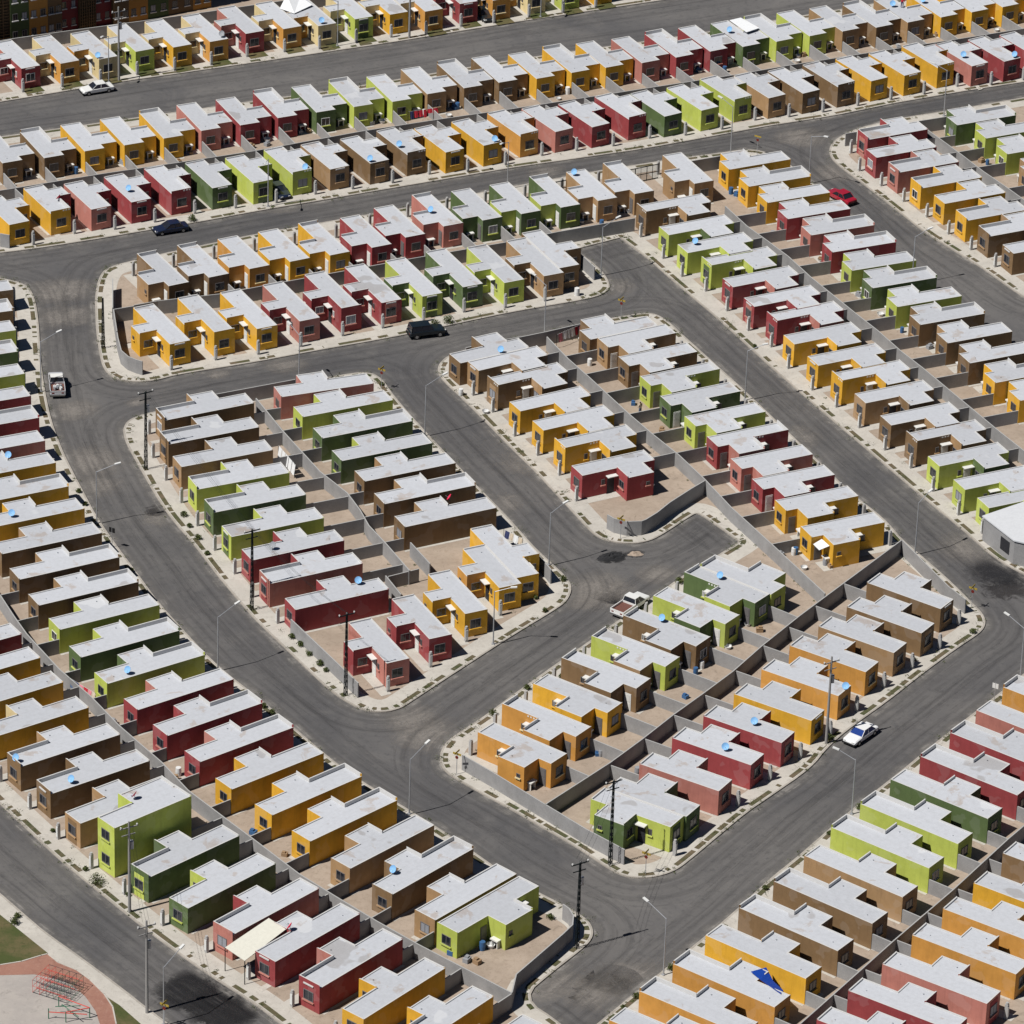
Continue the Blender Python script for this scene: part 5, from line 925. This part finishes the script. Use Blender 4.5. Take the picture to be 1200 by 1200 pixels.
# ---------------------------------------------------------------- lamps and poles
def place_words(x, y):
    fx = x/55.0; hy = (y-560)/125.0
    v = 'upper' if y > 590 else 'middle' if y > 500 else 'lower'
    hh = 'left' if x < -22 else 'right' if x > 22 else 'central'
    return '%s %s' % (v, hh)
lampn = 0
for i, (x, y, a, ln) in enumerate(LP):
    near = min(((hx-x)**2+(hy-y)**2, (rn, ii)) for (rn, ii, hx, hy, *_r) in H if not _r[-1])[1]
    root = thing('street_lamp', 'street lamp nearest the '+HL[(near[0], near[1], 0)][1], 'street lamp', (x, y, 0), a, 'single-arm street lamps')
    m = MB(); m.tube((0, 0, -.05), (0, 0, 6.7), 0.085, 0.05, 8); m.box(-.16, .16, -.16, .16, -.02, .12); link('pole', m, [M_GALV], root)
    m = MB(); A = max(1.8, ln*0.85); m.tube((0, 0, 6.62), (A, 0, 7.35), 0.045, 0.035, 6); link('arm', m, [M_GALV], root)
    m = MB(); m.obox((A+.3, 0, 7.43), ((.98, 0, .17), (0, 1, 0), (-.17, 0, .98)), (.36, .13, .06)); link('lamp_head', m, [M_METER], root)
for i, (x, y, k) in enumerate(PL):
    near = min(((hx-x)**2+(hy-y)**2, (rn, ii)) for (rn, ii, hx, hy, *_r) in H if not _r[-1])[1]
    hl = HL[(near[0], near[1], 0)][1]
    root = thing('utility_pole', ('dark lattice' if k == 'steel' else 'pale concrete')+' pole by the '+hl, 'utility pole', (x, y, 0), 0.55, 'utility poles')
    m = MB(); Hp = 10.3 if i != 10 else 6.8
    if k == 'steel':
        for sx in (-1, 1):
            for sy in (-1, 1): m.tube((sx*.15, sy*.15, -.05), (sx*.06, sy*.06, Hp), .042, .032, 4)
        nz = 15
        for q_ in range(nz):
            z0 = Hp*q_/nz; z1 = Hp*(q_+1)/nz; r0 = .15-.09*q_/nz; r1 = .15-.09*(q_+1)/nz; sg = 1 if q_ % 2 else -1
            for (ux, uy) in ((1, 0), (-1, 0), (0, 1), (0, -1)):
                px, py = -uy, ux
                m.tube((ux*r0+px*r0*sg, uy*r0+py*r0*sg, z0), (ux*r1-px*r1*sg, uy*r1-py*r1*sg, z1), 0.026, n=4)
        mat = M_STEEL
    else:
        m.tube((0, 0, -.05), (0, 0, Hp+.4), .17, .10, 10); mat = M_POLEC
    link('shaft', m, [mat], root)
    if i != 10:
        m = MB(); m.box(-1.0, 1.0, -.05, .05, Hp-.35, Hp-.25); m.box(-.75, .75, .07, .15, Hp-1.25, Hp-1.17); link('crossarm', m, [mat], root)
        for xx in (-.9, 0, .9):
            m = MB(); m.tube((xx, 0, Hp-.25), (xx, 0, Hp-.02), .06, .03, 6); m.tube((xx, 0, Hp-.12), (xx, 0, Hp-.08), .09, .09, 8); link('insulator', m, [M_METER], root)
        if i in (0, 4, 5, 6, 7, 8):
            m = MB(); m.tube((.32, .1, Hp-2.9), (.32, .1, Hp-2.0), .22, .22, 10); m.box(.1, .2, .05, .15, Hp-2.6, Hp-2.5)
            m.tube((.32, .1, Hp-2.0), (.32, .1, Hp-1.8), .04, n=5); link('transformer', m, [M_GALV], root)
SGN = {'y': 'yellow', 'r': 'red', 'k': 'dark', 'g': 'pale'}
for x, y, k in SG:
    near = min(((hx-x)**2+(hy-y)**2, (rn, ii)) for (rn, ii, hx, hy, *_r) in H if not _r[-1])[1]
    root = thing('road_sign', SGN[k]+' street sign nearest the '+HL[(near[0], near[1], 0)][1], 'sign', (x, y, 0), -0.5, 'street signs')
    m = MB(); m.tube((0, 0, -.05), (0, 0, 2.5), .035, n=6); link('post', m, [M_GALV], root)
    m = MB()
    if k == 'y': m.box(-.5, .5, -.015, .015, 2.38, 2.62); m.box(-.015, .015, -.5, .5, 2.64, 2.86)
    elif k == 'r':
        m.box(-.5, .5, -.015, .015, 2.5, 2.7)
    elif k == 'k': m.box(-.38, .38, -.02, .02, 1.9, 2.5)
    else: m.box(-.35, .35, -.02, .02, 1.8, 2.4)
    link('panel', m, [{'y': M_YSIGN, 'r': M_YSIGN, 'k': M_BLACK, 'g': M_WHITE}[k]], root)
    if k in 'yr':
        m = MB(); m.tube((0, -.03, 2.1), (0, -.05, 2.1), .2, .2, 8); link('stop_plate', m, [M_RSIGN], root)

# ---------------------------------------------------------------- dishes
def dish_mesh():
    m = MB(); R = .41; n = 14; rings = 4; b = 0
    ax = Vector((-.35, -.75, .56)).normalized(); X = ax.orthogonal().normalized(); Y = ax.cross(X); c = Vector((0, 0, .55))
    for side in (0, 1):
        base = len(m.v)
        for j in range(rings+1):
            r = R*j/rings; dz = .12*(j/rings)**2-(.02 if side else 0)
            for k in range(n):
                t = 2*math.pi*k/n; m.v.append(tuple(c+X*r*math.cos(t)+Y*r*math.sin(t)+ax*dz))
        for j in range(rings):
            for k in range(n):
                q_ = (base+j*n+k, base+j*n+(k+1) % n, base+(j+1)*n+(k+1) % n, base+(j+1)*n+k)
                m.f.append(q_ if not side else q_[::-1]); m.m.append(0)
    return m.mesh('reflector')
DISH = dish_mesh()
DARM = MB(); DARM.tube((0, 0, -.02), (0, .0, .5), .03, n=5); DARM.tube((0, 0, .45), (-.25, -.45, .75), .015, n=4); DARM = DARM.mesh('mount')
DCN = {'b': 'light blue', 'g': 'grey', 'r': 'pinkish red', 'r2': 'red'}
for x, y, k in DS:
    near = min(((hx+math.cos(an)*dm[2]*.5-x)**2+(hy+math.sin(an)*dm[2]*.5-y)**2, (rn, ii)) for (rn, ii, hx, hy, an, _s, dm, *_r) in H if not _r[-1])[1]
    z = 5.82 if k == 'r2' else 2.91
    root = thing('satellite_dish', DCN[k]+' satellite dish on the '+HL[(near[0], near[1], 0)][1], 'satellite dish', (x, y, z), random.uniform(-.3, .3)+(-1.45 if k in 'r2' else 0), 'satellite dishes on the roofs')
    mm = {'b': M_BLUE, 'g': M_GREY, 'r': M_RED, 'r2': M_RED}[k]
    link('reflector', DISH, [mm], root, objslots=True); link('mount', DARM, [M_GALV], root)

# ---------------------------------------------------------------- vehicles
CARP = {'white': (0.78, 0.78, 0.76), 'navy': (0.012, 0.02, 0.05), 'black': (0.008, 0.014, 0.02), 'silver': (0.5, 0.5, 0.52), 'red': (0.36, 0.012, 0.03), 'whiteblue': (0.82, 0.82, 0.82)}
def loft(mb, secs, mi=0):
    # secs: list of (x, [(y,z)...]) closed rings of equal length
    n = len(secs[0][1]); b = len(mb.v)
    for x, ring in secs:
        for (yy, zz) in ring: mb.v.append((x, yy, zz))
    for i in range(len(secs)-1):
        for k in range(n):
            mb.f.append((b+i*n+k, b+i*n+(k+1) % n, b+(i+1)*n+(k+1) % n, b+(i+1)*n+k)); mb.m.append(mi)
    mb.f.append(tuple(b+k for k in reversed(range(n)))); mb.m.append(mi)
    mb.f.append(tuple(b+(len(secs)-1)*n+k for k in range(n))); mb.m.append(mi)
def ring(w, z0, z1, r=.09):
    return [(-w+r, z0), (w-r, z0), (w, z0+r), (w, z1-r), (w-r*1.3, z1), (-w+r*1.3, z1), (-w, z1-r), (-w, z0+r)]
def vehicle(kind, colr, x, y, ang, label):
    pm, t, b = newmat('car_paint_'+colr, 0.28, 0.5); b.inputs['Base Color'].default_value = (*CARP[colr], 1); b.inputs['Coat Weight'].default_value = 0.5
    root = thing({'sedan': 'parked_car', 'suv': 'parked_wagon', 'pickup': 'pickup_truck'}[kind], label, {'sedan': 'car', 'suv': 'car', 'pickup': 'truck'}[kind], (x, y, -0.13), ang)
    hw = .86 if kind == 'sedan' else .92; Lh = 2.25 if kind == 'sedan' else 2.3 if kind == 'suv' else 2.65
    zb = .28 if kind == 'sedan' else .42; zh = .86 if kind == 'sedan' else 1.05
    m = MB()
    if kind == 'pickup':
        loft(m, [(-Lh, ring(hw-.02, zb+.05, zb+.35)), (-Lh+.06, ring(hw, zb, zb+.38)), (-.25, ring(hw, zb, zb+.38)), (-.2, ring(hw, zb, zh)), (1.2, ring(hw, zb, zh)), (Lh-.15, ring(hw-.03, zb, zh-.1)), (Lh, ring(hw-.1, zb+.08, zh-.28))])
        m.box(-Lh+.02, -.22, hw-.09, hw-.002, zb+.39, zh+.02); m.box(-Lh+.02, -.22, -hw+.002, -hw+.09, zb+.39, zh+.02)
        m.box(-Lh+.02, -Lh+.1, -hw+.09, hw-.09, zb+.39, zh); m.box(-.32, -.22, -hw+.09, hw-.09, zb+.39, zh)
    else:
        loft(m, [(-Lh, ring(hw-.1, zb+.1, zh-.12)), (-Lh+.15, ring(hw-.02, zb, zh-.03)), (-1.1, ring(hw, zb, zh)), (1.0, ring(hw, zb, zh)), (Lh-.25, ring(hw-.03, zb, zh-.13)), (Lh, ring(hw-.14, zb+.08, zh-.3))])
    link('body', m, [pm], root)
    # cabin: glass band plus painted roof
    if kind == 'sedan': cx0, cx1, rx0, rx1, zt = -1.55, .95, -1.0, .25, 1.36
    elif kind == 'suv': cx0, cx1, rx0, rx1, zt = -2.15, .75, -2.0, .3, 1.72
    else: cx0, cx1, rx0, rx1, zt = -.25, 1.5, -.12, .75, 1.66
    wb, wt = hw-.06, hw-.2
    m = MB(); A = [(cx0, -wb), (cx1, -wb), (cx1, wb), (cx0, wb)]; B = [(rx0, -wt), (rx1, -wt), (rx1, wt), (rx0, wt)]
    z0, z1 = zh-.02, zt-.06
    for i in range(4):
        j = (i+1) % 4; m.face([(*A[i], z0), (*A[j], z0), (*B[j], z1), (*B[i], z1)])
    m.face([(*q_, z1) for q_ in B]); link('windows', m, [M_GLASS if colr != 'whiteblue' else plain('blue_glass', (0.02, 0.05, 0.22), .15, .6)], root)
    m = MB(); m.box(rx0-.05, rx1+.05, -wt-.02, wt+.02, z1+.002, zt); link('roof', m, [pm if colr != 'silver' else M_WHITE], root)
    m = MB()
    for sy in (-1, 1):
        for (p0, p1) in (((cx0, wb), (rx0, wt)), ((cx1, wb), (rx1, wt)), (((cx0+cx1)/2, wb), ((rx0+rx1)/2, wt))):
            m.tube((p0[0], sy*p0[1]*1.005, z0), (p1[0], sy*p1[1]*1.01, z1), .04, n=4)
    link('window_pillars', m, [pm], root)
    for sx in (-Lh+.85, Lh-.8):
        for sy in (-1, 1):
            r = .31 if kind == 'sedan' else .37
            m = MB(); m.tube((sx, sy*(hw-.18), r), (sx, sy*(hw+.015), r), r, n=16); wh = link('wheel', m, [M_BLACK], root)
            m = MB(); m.tube((sx, sy*(hw+.016), r), (sx, sy*(hw+.03), r), r*.55, n=12); link('rim', m, [M_CHROME], wh)
    for sx, mt_, nm in ((Lh-.06, M_METER, 'headlight'), (-Lh-.01, M_RSIGN, 'tail_light')):
        for sy in (-1, 1):
            m = MB(); m.box(sx, sx+.07, sy*(hw-.35)-.14, sy*(hw-.35)+.14, zh-.34, zh-.2); link(nm, m, [mt_], root)
    for sx in (Lh-.02, -Lh-.07):
        m = MB(); m.box(sx, sx+.09, -hw+.06, hw-.06, zb-.02, zb+.16); link('bumper', m, [M_CHROME if kind == 'pickup' else M_BLACK], root)
    if kind == 'pickup':
        m = MB(); m.box(-Lh+.11, -.33, -hw+.1, hw-.1, zb+.39, zb+.42); link('bed_floor', m, [plain('bed_brown', (0.16, 0.07, 0.055))], root)
        if colr == 'silver':
            m = MB()
            for q_ in range(9): m.obox((-Lh+.5+.2*(q_ % 5)+.2, -.4+.35*(q_ % 3), zb+.6+.07*(q_ % 2)), ((.8, .6, 0), (-.6, .8, 0), (0, 0, 1)), (.16, .12, .14), q_ % 2)
            o = link('bed_load', m, [M_TUB, M_GREY], root)
for c in CR: vehicle(*c)

# ---------------------------------------------------------------- awnings, laundry, clutter
for a in AW:
    q = [Vector(p) for p in a['q']]; m = MB(); top = [p for p in q]; nn = (q[1]-q[0]).cross(q[2]-q[0]); up = Vector((0, 0, .05))
    if nn.z < 0: top = top[::-1]
    m.face([p+up for p in top]); m.face([p for p in reversed(top)])
    for i in range(len(top)):
        A, B = top[i], top[(i+1) % len(top)]; m.face([A, B, B+up, A+up])
    an_ = a.get('n', 'awning'); root = thing(an_, a['d'], an_.replace('_', ' '))
    link('sheet', m, [{'cream': M_CREAM, 'white': M_SHEET, 'blue': M_TARP}[a['c']]], root)
    if a['c'] == 'cream':
        for p in q:
            m = MB(); m.tube((p.x, p.y, 0), (p.x, p.y, p.z), .05, n=6); link('post', m, [M_STEEL], root)
LAU = [M_SHEET, M_REDS, M_SALM, M_NAVY, M_JEAN, M_SHIRT]
for ci, c in enumerate(CL):
    a, b = Vector(c['a']), Vector(c['b']); d = b-a; L = d.length; d.normalize(); ang = math.atan2(d.y, d.x)
    root = thing('clothesline', c['d'], 'clothesline', (a.x, a.y, 0), ang)
    for xx in (0, L):
        m = MB(); m.tube((xx, 0, -.02), (xx, 0, 1.9), .03, n=5); link('post', m, [M_STEEL], root)
    m = MB(); m.tube((0, 0, 1.85), (L, 0, 1.85), .01, n=4); link('rope', m, [M_SHEET], root)
    xx = .25; k = 0
    while xx < L-.4:
        wd = random.uniform(.35, .7) if ci != 2 else .9; hh = random.uniform(.5, 1.1) if ci != 2 else 1.4
        m = MB(); nseg = 5
        for q_ in range(nseg):
            x0 = xx+wd*q_/nseg; x1 = xx+wd*(q_+1)/nseg; y0 = .05*math.sin(q_*1.9); y1 = .05*math.sin((q_+1)*1.9)
            m.face([(x0, y0-.2, 1.84-hh), (x1, y1-.2, 1.84-hh), (x1, 0, 1.84), (x0, 0, 1.84)]); m.face([(x0, .012, 1.84), (x1, .012, 1.84), (x1, y1-.188, 1.84-hh), (x0, y0-.188, 1.84-hh)])
        mt_ = M_SHEET if ci == 2 else M_REDS if (ci == 4 and k % 3) else random.choice(LAU)
        link('garment', m, [mt_], root); xx += wd+.12; k += 1
BAR = MB(); BAR.tube((0, 0, -.01), (0, 0, .45), .27, .3, 12); BAR.tube((0, 0, .45), (0, 0, .88), .3, .27, 12); BAR = BAR.mesh('barrel')
TUB = MB(); TUB.tube((0, 0, -.01), (0, 0, .32), .3, .4, 12, cap=False); TUB.tube((0, 0, .05), (0, 0, .07), .31, .31, 12); TUB.tube((0, 0, .32), (0, 0, .36), .43, .43, 12, cap=False); TUB = TUB.mesh('washtub')
BX = MB(); BX.box(-.35, .35, -.28, .28, 0, .45); BX.box(-.37, .37, -.3, -.2, .45, .49); BX.box(-.1, .3, -.15, .2, .451, .62); BX = BX.mesh('crate')
cr = random.Random(99)
for (rn, i, hx, hy, an, s_, dm, *_r) in H:
    if rn in 'BDI2L1L2J2GFI1' and not _r[-1] and cr.random() < .42:
        u = Vector((math.cos(an), math.sin(an))); nn = Vector((-u.y, u.x))*s_
        for _ in range(cr.randint(1, 3)):
            if cr.random() < .5 and dm[3] > 1.9: q_ = Vector((hx, hy))+u*(dm[1]+cr.uniform(.7, 1.3))+nn*(W+cr.uniform(.9, dm[3]))
            else: q_ = Vector((hx, hy))+u*(dm[2]+cr.uniform(.45, 1.5))+nn*cr.uniform(.5, 3.6)
            CU.append([q_.x, q_.y, cr.choice(['box', 'box', 'barrel', 'tub'])])
for x, y, k in CU:
    near = min(((hx+math.cos(an)*dm[2]*.5-x)**2+(hy+math.sin(an)*dm[2]*.5-y)**2, (rn, ii)) for (rn, ii, hx, hy, an, _s, dm, *_r) in H if not _r[-1])[1]
    nm, me, mt_, gl_ = {'barrel': ('barrel', BAR, random.choice([M_TANK, M_TANK, M_TUB, M_GREY]), 'barrels in the yards'), 'tub': ('washtub', TUB, M_TUB, 'washtubs in the yards'), 'box': ('crate', BX, random.choice([M_BOX, M_BOX, M_GREY, M_TANK]), 'crates in the yards')}[k]
    o = link(nm, me, [mt_], None, (x, y, 0), random.uniform(0, 3), True); sc_ = random.uniform(.8, 1.15); o.scale = (sc_, sc_, sc_)
    cw = {M_TANK: 'blue', M_TUB: 'white', M_GREY: 'grey', M_BOX: 'brown'}[mt_]
    tag(o, cw+' '+nm+' by the '+HL[(near[0], near[1], 0)][1], nm, gl_)

def heap(name, label, x, y, rx, ry, h, mat, seed, z0=0.0, rz=.4):
    rr = random.Random(seed); m = MB(); n = 18; rings = 6
    ph = [rr.uniform(0, 6.28) for _ in range(6)]
    for j in range(rings+1):
        f = j/rings
        for k in range(n):
            t_ = 2*math.pi*k/n; rad = f*(1+.16*math.sin(2*t_+ph[0])+.12*math.sin(3*t_+ph[1])+.07*math.sin(5*t_+ph[2]))
            zz = h*(1-f**1.6)*(0.75+.25*math.sin(3*t_+ph[3]+4*f))+(rr.uniform(-.18, .18)*h if 0 < j < rings else 0)
            m.v.append((rx*rad*math.cos(t_), ry*rad*math.sin(t_), max(0.0, zz) if j < rings else -.02))
    for j in range(rings):
        for k in range(n): m.f.append((j*n+k, (j+1)*n+k, (j+1)*n+(k+1) % n, j*n+(k+1) % n)); m.m.append(0)
    o = link(name, m, [mat], None, (x, y, z0), rz); tag(o, label, 'heap' if 'heap' in name else 'pile'); return o
M_TARH = plain('asphalt_rubble', (0.03, 0.03, 0.032), .9, .2, 0, .5, 6)
for (x, y, r, k) in DC:
    if k == 'tar': heap('asphalt_heap', 'low heap of black asphalt lying in the cul-de-sac below the middle block', x-.2, y+.1, 1.55, .95, .38, M_TARH, 3, -0.13)
    if k == 'ash' and abs(r-1.6) < .01: heap('rubble_heap', 'scattered grey rubble beside the black asphalt heap in the cul-de-sac', x, y, 1.0, .6, .22, M_DIRT, 5, -0.13)
# cables slung between the utility poles
for a_, b_ in ((0, 1), (1, 2), (3, 4), (5, 6)):
    pa, pb = PL[a_], PL[b_]; m = MB()
    for off in (-.8, 0, .8):
        prev = None
        for q_ in range(15):
            f = q_/14; P = Vector((pa[0]+(pb[0]-pa[0])*f+off*.5, pa[1]+(pb[1]-pa[1])*f-off*.5, 10.25-2.2*f*(1-f)))
            if prev is not None: m.tube(prev, P, .012, n=3, cap=False)
            prev = P
    o = link('power_cable', m, [M_STEEL]); tag(o, {0: 'three thin cables between the two upper lattice poles of the left central block', 1: 'three thin cables between the two lower lattice poles of the left central block', 3: 'three thin cables between the two lattice poles at the bottom crossing', 5: 'three thin cables between the two pale poles on the bottom left street'}[a_], 'cable')
# ---------------------------------------------------------------- metal gates
for g_ in GATES:
    a, b = Vector(g_['a']), Vector(g_['b']); L = (b-a).length
    root = thing('metal_gate', g_['d'], 'gate', (a.x, a.y, 0), math.atan2((b-a).y, (b-a).x))
    m = MB(); m.box(0, L, -.03, .03, 2.0, 2.1); m.box(0, L, -.03, .03, .05, .15); m.box(0, L, -.03, .03, 1.0, 1.08)
    n_ = max(3, int(L/.75))
    for q_ in range(n_+1): m.box(max(0, L*q_/n_-.04), min(L, L*q_/n_+.04), -.045, -.0302, 0, 2.12)
    link('frame', m, [M_STEEL], root)
    m = MB()
    for q_ in range(int(L/.16)): m.box(q_*.16, q_*.16+.025, -.02, .02, .151, 1.999)
    link('bars', m, [M_STEEL], root)

# ---------------------------------------------------------------- shrubs
for x, y, r in SH:
    near = min(((hx-x)**2+(hy-y)**2, (rn, ii)) for (rn, ii, hx, hy, *_r) in H if not _r[-1])[1]
    nm = 'large' if r > .8 else 'small'
    root = thing('shrub', nm+' green shrub nearest the '+HL[(near[0], near[1], 0)][1], 'shrub', (x, y, 0), 0, 'shrubs by the pavements')
    m = MB(); rr = random.Random(int(x*100+y))
    for k in range(5):
        t_ = rr.uniform(0, 6.28); m.tube((0, 0, -.02), (math.cos(t_)*r*.5, math.sin(t_)*r*.5, r*rr.uniform(.6, 1.2)), .025, .01, 4)
    link('stems', m, [M_BARK], root)
    m = MB()
    for k in range(int(120+r*260)):
        t_ = rr.uniform(0, 6.28); ph = rr.uniform(0, 1)**.5; q_ = r*rr.uniform(.3, 1)
        c = Vector((math.cos(t_)*ph*q_, math.sin(t_)*ph*q_, .12+r*1.25*rr.uniform(0, 1)*(1-.45*ph))); s_ = rr.uniform(.05, .11)
        e = Vector((rr.uniform(-1, 1), rr.uniform(-1, 1), rr.uniform(-.4, 1))).normalized(); f_ = e.orthogonal().normalized(); g_ = e.cross(f_)
        m.face([c+f_*s_, c+g_*s_*.6, c-f_*s_, c-g_*s_*.6])
    link('leaves', m, [M_LEAF], root)

# weeds: small tufts scattered along the verges and at the foot of the walls (nobody could count them)
rr = random.Random(11); m = MB()
def tuft(x, y, r):
    for _ in range(rr.randint(9, 20)):
        t_ = rr.uniform(0, 6.28); q_ = r*rr.random()**.5; c = Vector((x+math.cos(t_)*q_, y+math.sin(t_)*q_, .03+rr.uniform(0, r*.55))); s_ = rr.uniform(.03, .075)
        e = Vector((rr.uniform(-1, 1), rr.uniform(-1, 1), rr.uniform(-.2, 1))).normalized(); f_ = e.orthogonal().normalized(); g_ = e.cross(f_)
        m.face([c+f_*s_, c+g_*s_*.6, c-f_*s_, c-g_*s_*.6])
for px, py, pz in VERGP:
    if rr.random() < .55:
        for _ in range(rr.randint(1, 4)): tuft(px+rr.uniform(-.7, .7), py+rr.uniform(-.7, .7), rr.choice([.12, .2, .2, .34, .5]))
for v in WALLS.values():
    P_ = v['p']
    for a, b in zip(P_[:-1], P_[1:]):
        d_ = Vector(b)-Vector(a); L_ = d_.length; d_.normalize()
        for _ in range(int(L_/2.2)):
            q_ = Vector(a)+d_*rr.uniform(0, L_)+Vector((d_.y, -d_.x))*rr.uniform(.15, .4); tuft(q_.x, q_.y, rr.uniform(.1, .3))
for (rn, i, hx, hy, an, s_, dm, *_r) in H:
    if rr.random() < .35:
        u = Vector((math.cos(an), math.sin(an))); nn = Vector((-u.y, u.x))*s_
        q_ = Vector((hx, hy))+u*rr.uniform(-1.2, -.4)+nn*rr.uniform(.3, 2.4); tuft(q_.x, q_.y, rr.uniform(.15, .4))
o = link('weeds', m, [M_LEAF]); o['kind'] = 'stuff'
# ---------------------------------------------------------------- playground frames
(cx, cy), (dx, dy) = CF
root = thing('climbing_frame', 'red, black and green pipe climbing frame on the play sand', 'climbing frame', (cx-1.2, cy+.6, 0), -0.45)
mats = [plain('pipe_red', (0.6, 0.08, 0.06)), plain('pipe_green', (0.03, 0.16, 0.09)), plain('pipe_black', (0.03, 0.04, 0.05))]
pr = {0: MB(), 1: MB(), 2: MB()}
nx, ny = 6, 5; st = .78
for iz in range(3):
    for ix in range(nx):
        k = 0 if ix < 2 else (1 if (ix+iz) % 2 else 2); pr[k].tube((ix*st, 0, (.1+iz*.7)), (ix*st, (ny-1)*st, (.1+iz*.7)), .02, n=4)
    for iy in range(ny):
        k = 0 if (iy+iz) % 2 else 2; pr[k].tube((0, iy*st, (.1+iz*.7)), ((nx-1)*st, iy*st, (.1+iz*.7)), .02, n=4)
for ix in range(nx):
    for iy in range(ny): pr[0 if ix < 2 else 2].tube((ix*st, iy*st, 0), (ix*st, iy*st, 1.5), .018, n=4)
for k, nm in ((0, 'red_pipes'), (1, 'green_pipes'), (2, 'black_pipes')): link(nm, pr[k], [mats[k]], root)
root = thing('play_bars', 'low red and green pipe play bars at the bottom left corner', 'play equipment', (dx-1.5, dy+.3, 0), -0.35)
m = MB(); m.tube((-.6, 1.0, 1.2), (3.0, .4, 1.2), .05, n=5); m.tube((3.0, .4, 1.2), (1.2, -1.2, 1.2), .05, n=5); m.tube((-.6, -1.3, .8), (3.0, -.2, .8), .05, n=5); link('red_bars', m, [mats[0]], root)
m = MB()
for p in ((-.6, 1.0), (3.0, .4), (1.2, -1.2), (-.6, -1.3)): m.tube((*p, 0), (*p, 1.2), .05, n=5)
m.tube((0, .4, .8), (2.4, -.9, .8), .04, n=5); m.tube((-.4, -.2, .8), (1.8, .9, .8), .04, n=5); link('green_bars', m, [mats[1]], root)

# ---------------------------------------------------------------- people
def person(x, y, z, ang, shirt, legs, label, act):
    root = thing('person', label, 'person', (x, y, z), ang)
    me = bpy.data.meshes.new('body')
    v = [(0, 0, .95), (0, 0, 1.18), (0, .0, 1.40), (0, 0, 1.50), (.02, 0, 1.62), (.01, 0, 1.72),
         (0, .19, 1.40), (.06, .27, 1.14), (.26, .24, .98), (0, -.19, 1.40), (.02, -.29, 1.12), (.12, -.30, .88),
         (0, .10, .90), (.03, .12, .50), (-.02, .13, .08), (.14, .14, .04), (0, -.10, .90), (.0, -.13, .50), (-.06, -.14, .08), (.10, -.16, .04)]
    e = [(0, 1), (1, 2), (2, 3), (3, 4), (4, 5), (2, 6), (6, 7), (7, 8), (2, 9), (9, 10), (10, 11), (0, 12), (12, 13), (13, 14), (14, 15), (0, 16), (16, 17), (17, 18), (18, 19)]
    r = [.14, .13, .15, .055, .10, .07, .07, .045, .035, .07, .045, .035, .095, .07, .045, .04, .095, .07, .045, .04]
    me.from_pydata(v, e, []); me.materials.append(legs); me.materials.append(shirt); me.materials.append(M_SKIN)
    o = bpy.data.objects.new('body', me); COL.objects.link(o); o.parent = root
    sm = o.modifiers.new('skin', 'SKIN'); sm.use_smooth_shade = True
    for i, q_ in enumerate(r):
        sv = me.skin_vertices[0].data[i]; sv.radius = (q_, q_*1.05 if i > 2 else q_*1.2); sv.use_root = (i == 0)
    o.modifiers.new('sub', 'SUBSURF').levels = 1; o.modifiers['sub'].render_levels = 1
    dg = bpy.context.evaluated_depsgraph_get(); ev = o.evaluated_get(dg); nm = bpy.data.meshes.new_from_object(ev)
    o.modifiers.clear(); o.data = nm
    nm.materials.clear()
    for q_ in (M_SKIN,): nm.materials.append(q_)
    # clothing shells taken from the body surface
    for part, mat_, test in (('trousers', legs, lambda c: .08 < c.z < .97 and abs(c.y) < .24 and c.x < .2), ('shirt', shirt, lambda c: c.z > .93 and c.z < 1.49 and not (c.x > .12 and c.z < 1.06))):
        mb = MB()
        for f in nm.polygons:
            if test(f.center): mb.face([nm.vertices[i].co+nm.vertices[i].normal*.012 for i in f.vertices])
        link(part, mb.mesh(part, smooth=True), [mat_], root)
    mb = MB()
    for f in nm.polygons:
        c = f.center
        if c.z > 1.62 and (c.x < .05 or c.z > 1.73) and abs(c.y) < .2: mb.face([nm.vertices[i].co+nm.vertices[i].normal*.015 for i in f.vertices])
    link('hair', mb.mesh('hair', smooth=True), [M_HAIR], root)
for x, y, k in MI:
    if k == 'person': person(x, y, 0, 2.4, M_SHIRT, M_JEAN, 'person in a pale top and blue trousers standing beside a lime green house', 0)
    else: person(x, y, 2.91, 1.2, M_REDS, M_NAVY, 'person in a red top standing on a tan house roof in the second row', 1)

# ---------------------------------------------------------------- tell look-alike labels apart by their order in the picture
bylab = {}
for o in TAGGED: bylab.setdefault(o['label'], []).append(o)
for lab, os_ in bylab.items():
    if len(os_) < 2: continue
    def sx(o):
        v = o.matrix_basis.translation-camo.matrix_world.translation; return v.dot(r2)/v.dot(_fw)
    os_.sort(key=sx)
    w_ = lab.split(); cat = {'satellite dish': 'dish', 'street lamp': 'lamp', 'utility pole': 'pole'}.get(os_[0]['category'], os_[0]['category'])
    k = next((i for i, q_ in enumerate(w_) if q_ in ('by', 'nearest', 'on', 'behind')), len(w_)); rest = ' '.join(w_[k:])
    for i, o in enumerate(os_):
        pre = ('left' if i == 0 else 'right') if len(os_) == 2 else ordinal(i+1)+' from left'
        o['label'] = ('%s %s %s' % (pre, cat, rest))
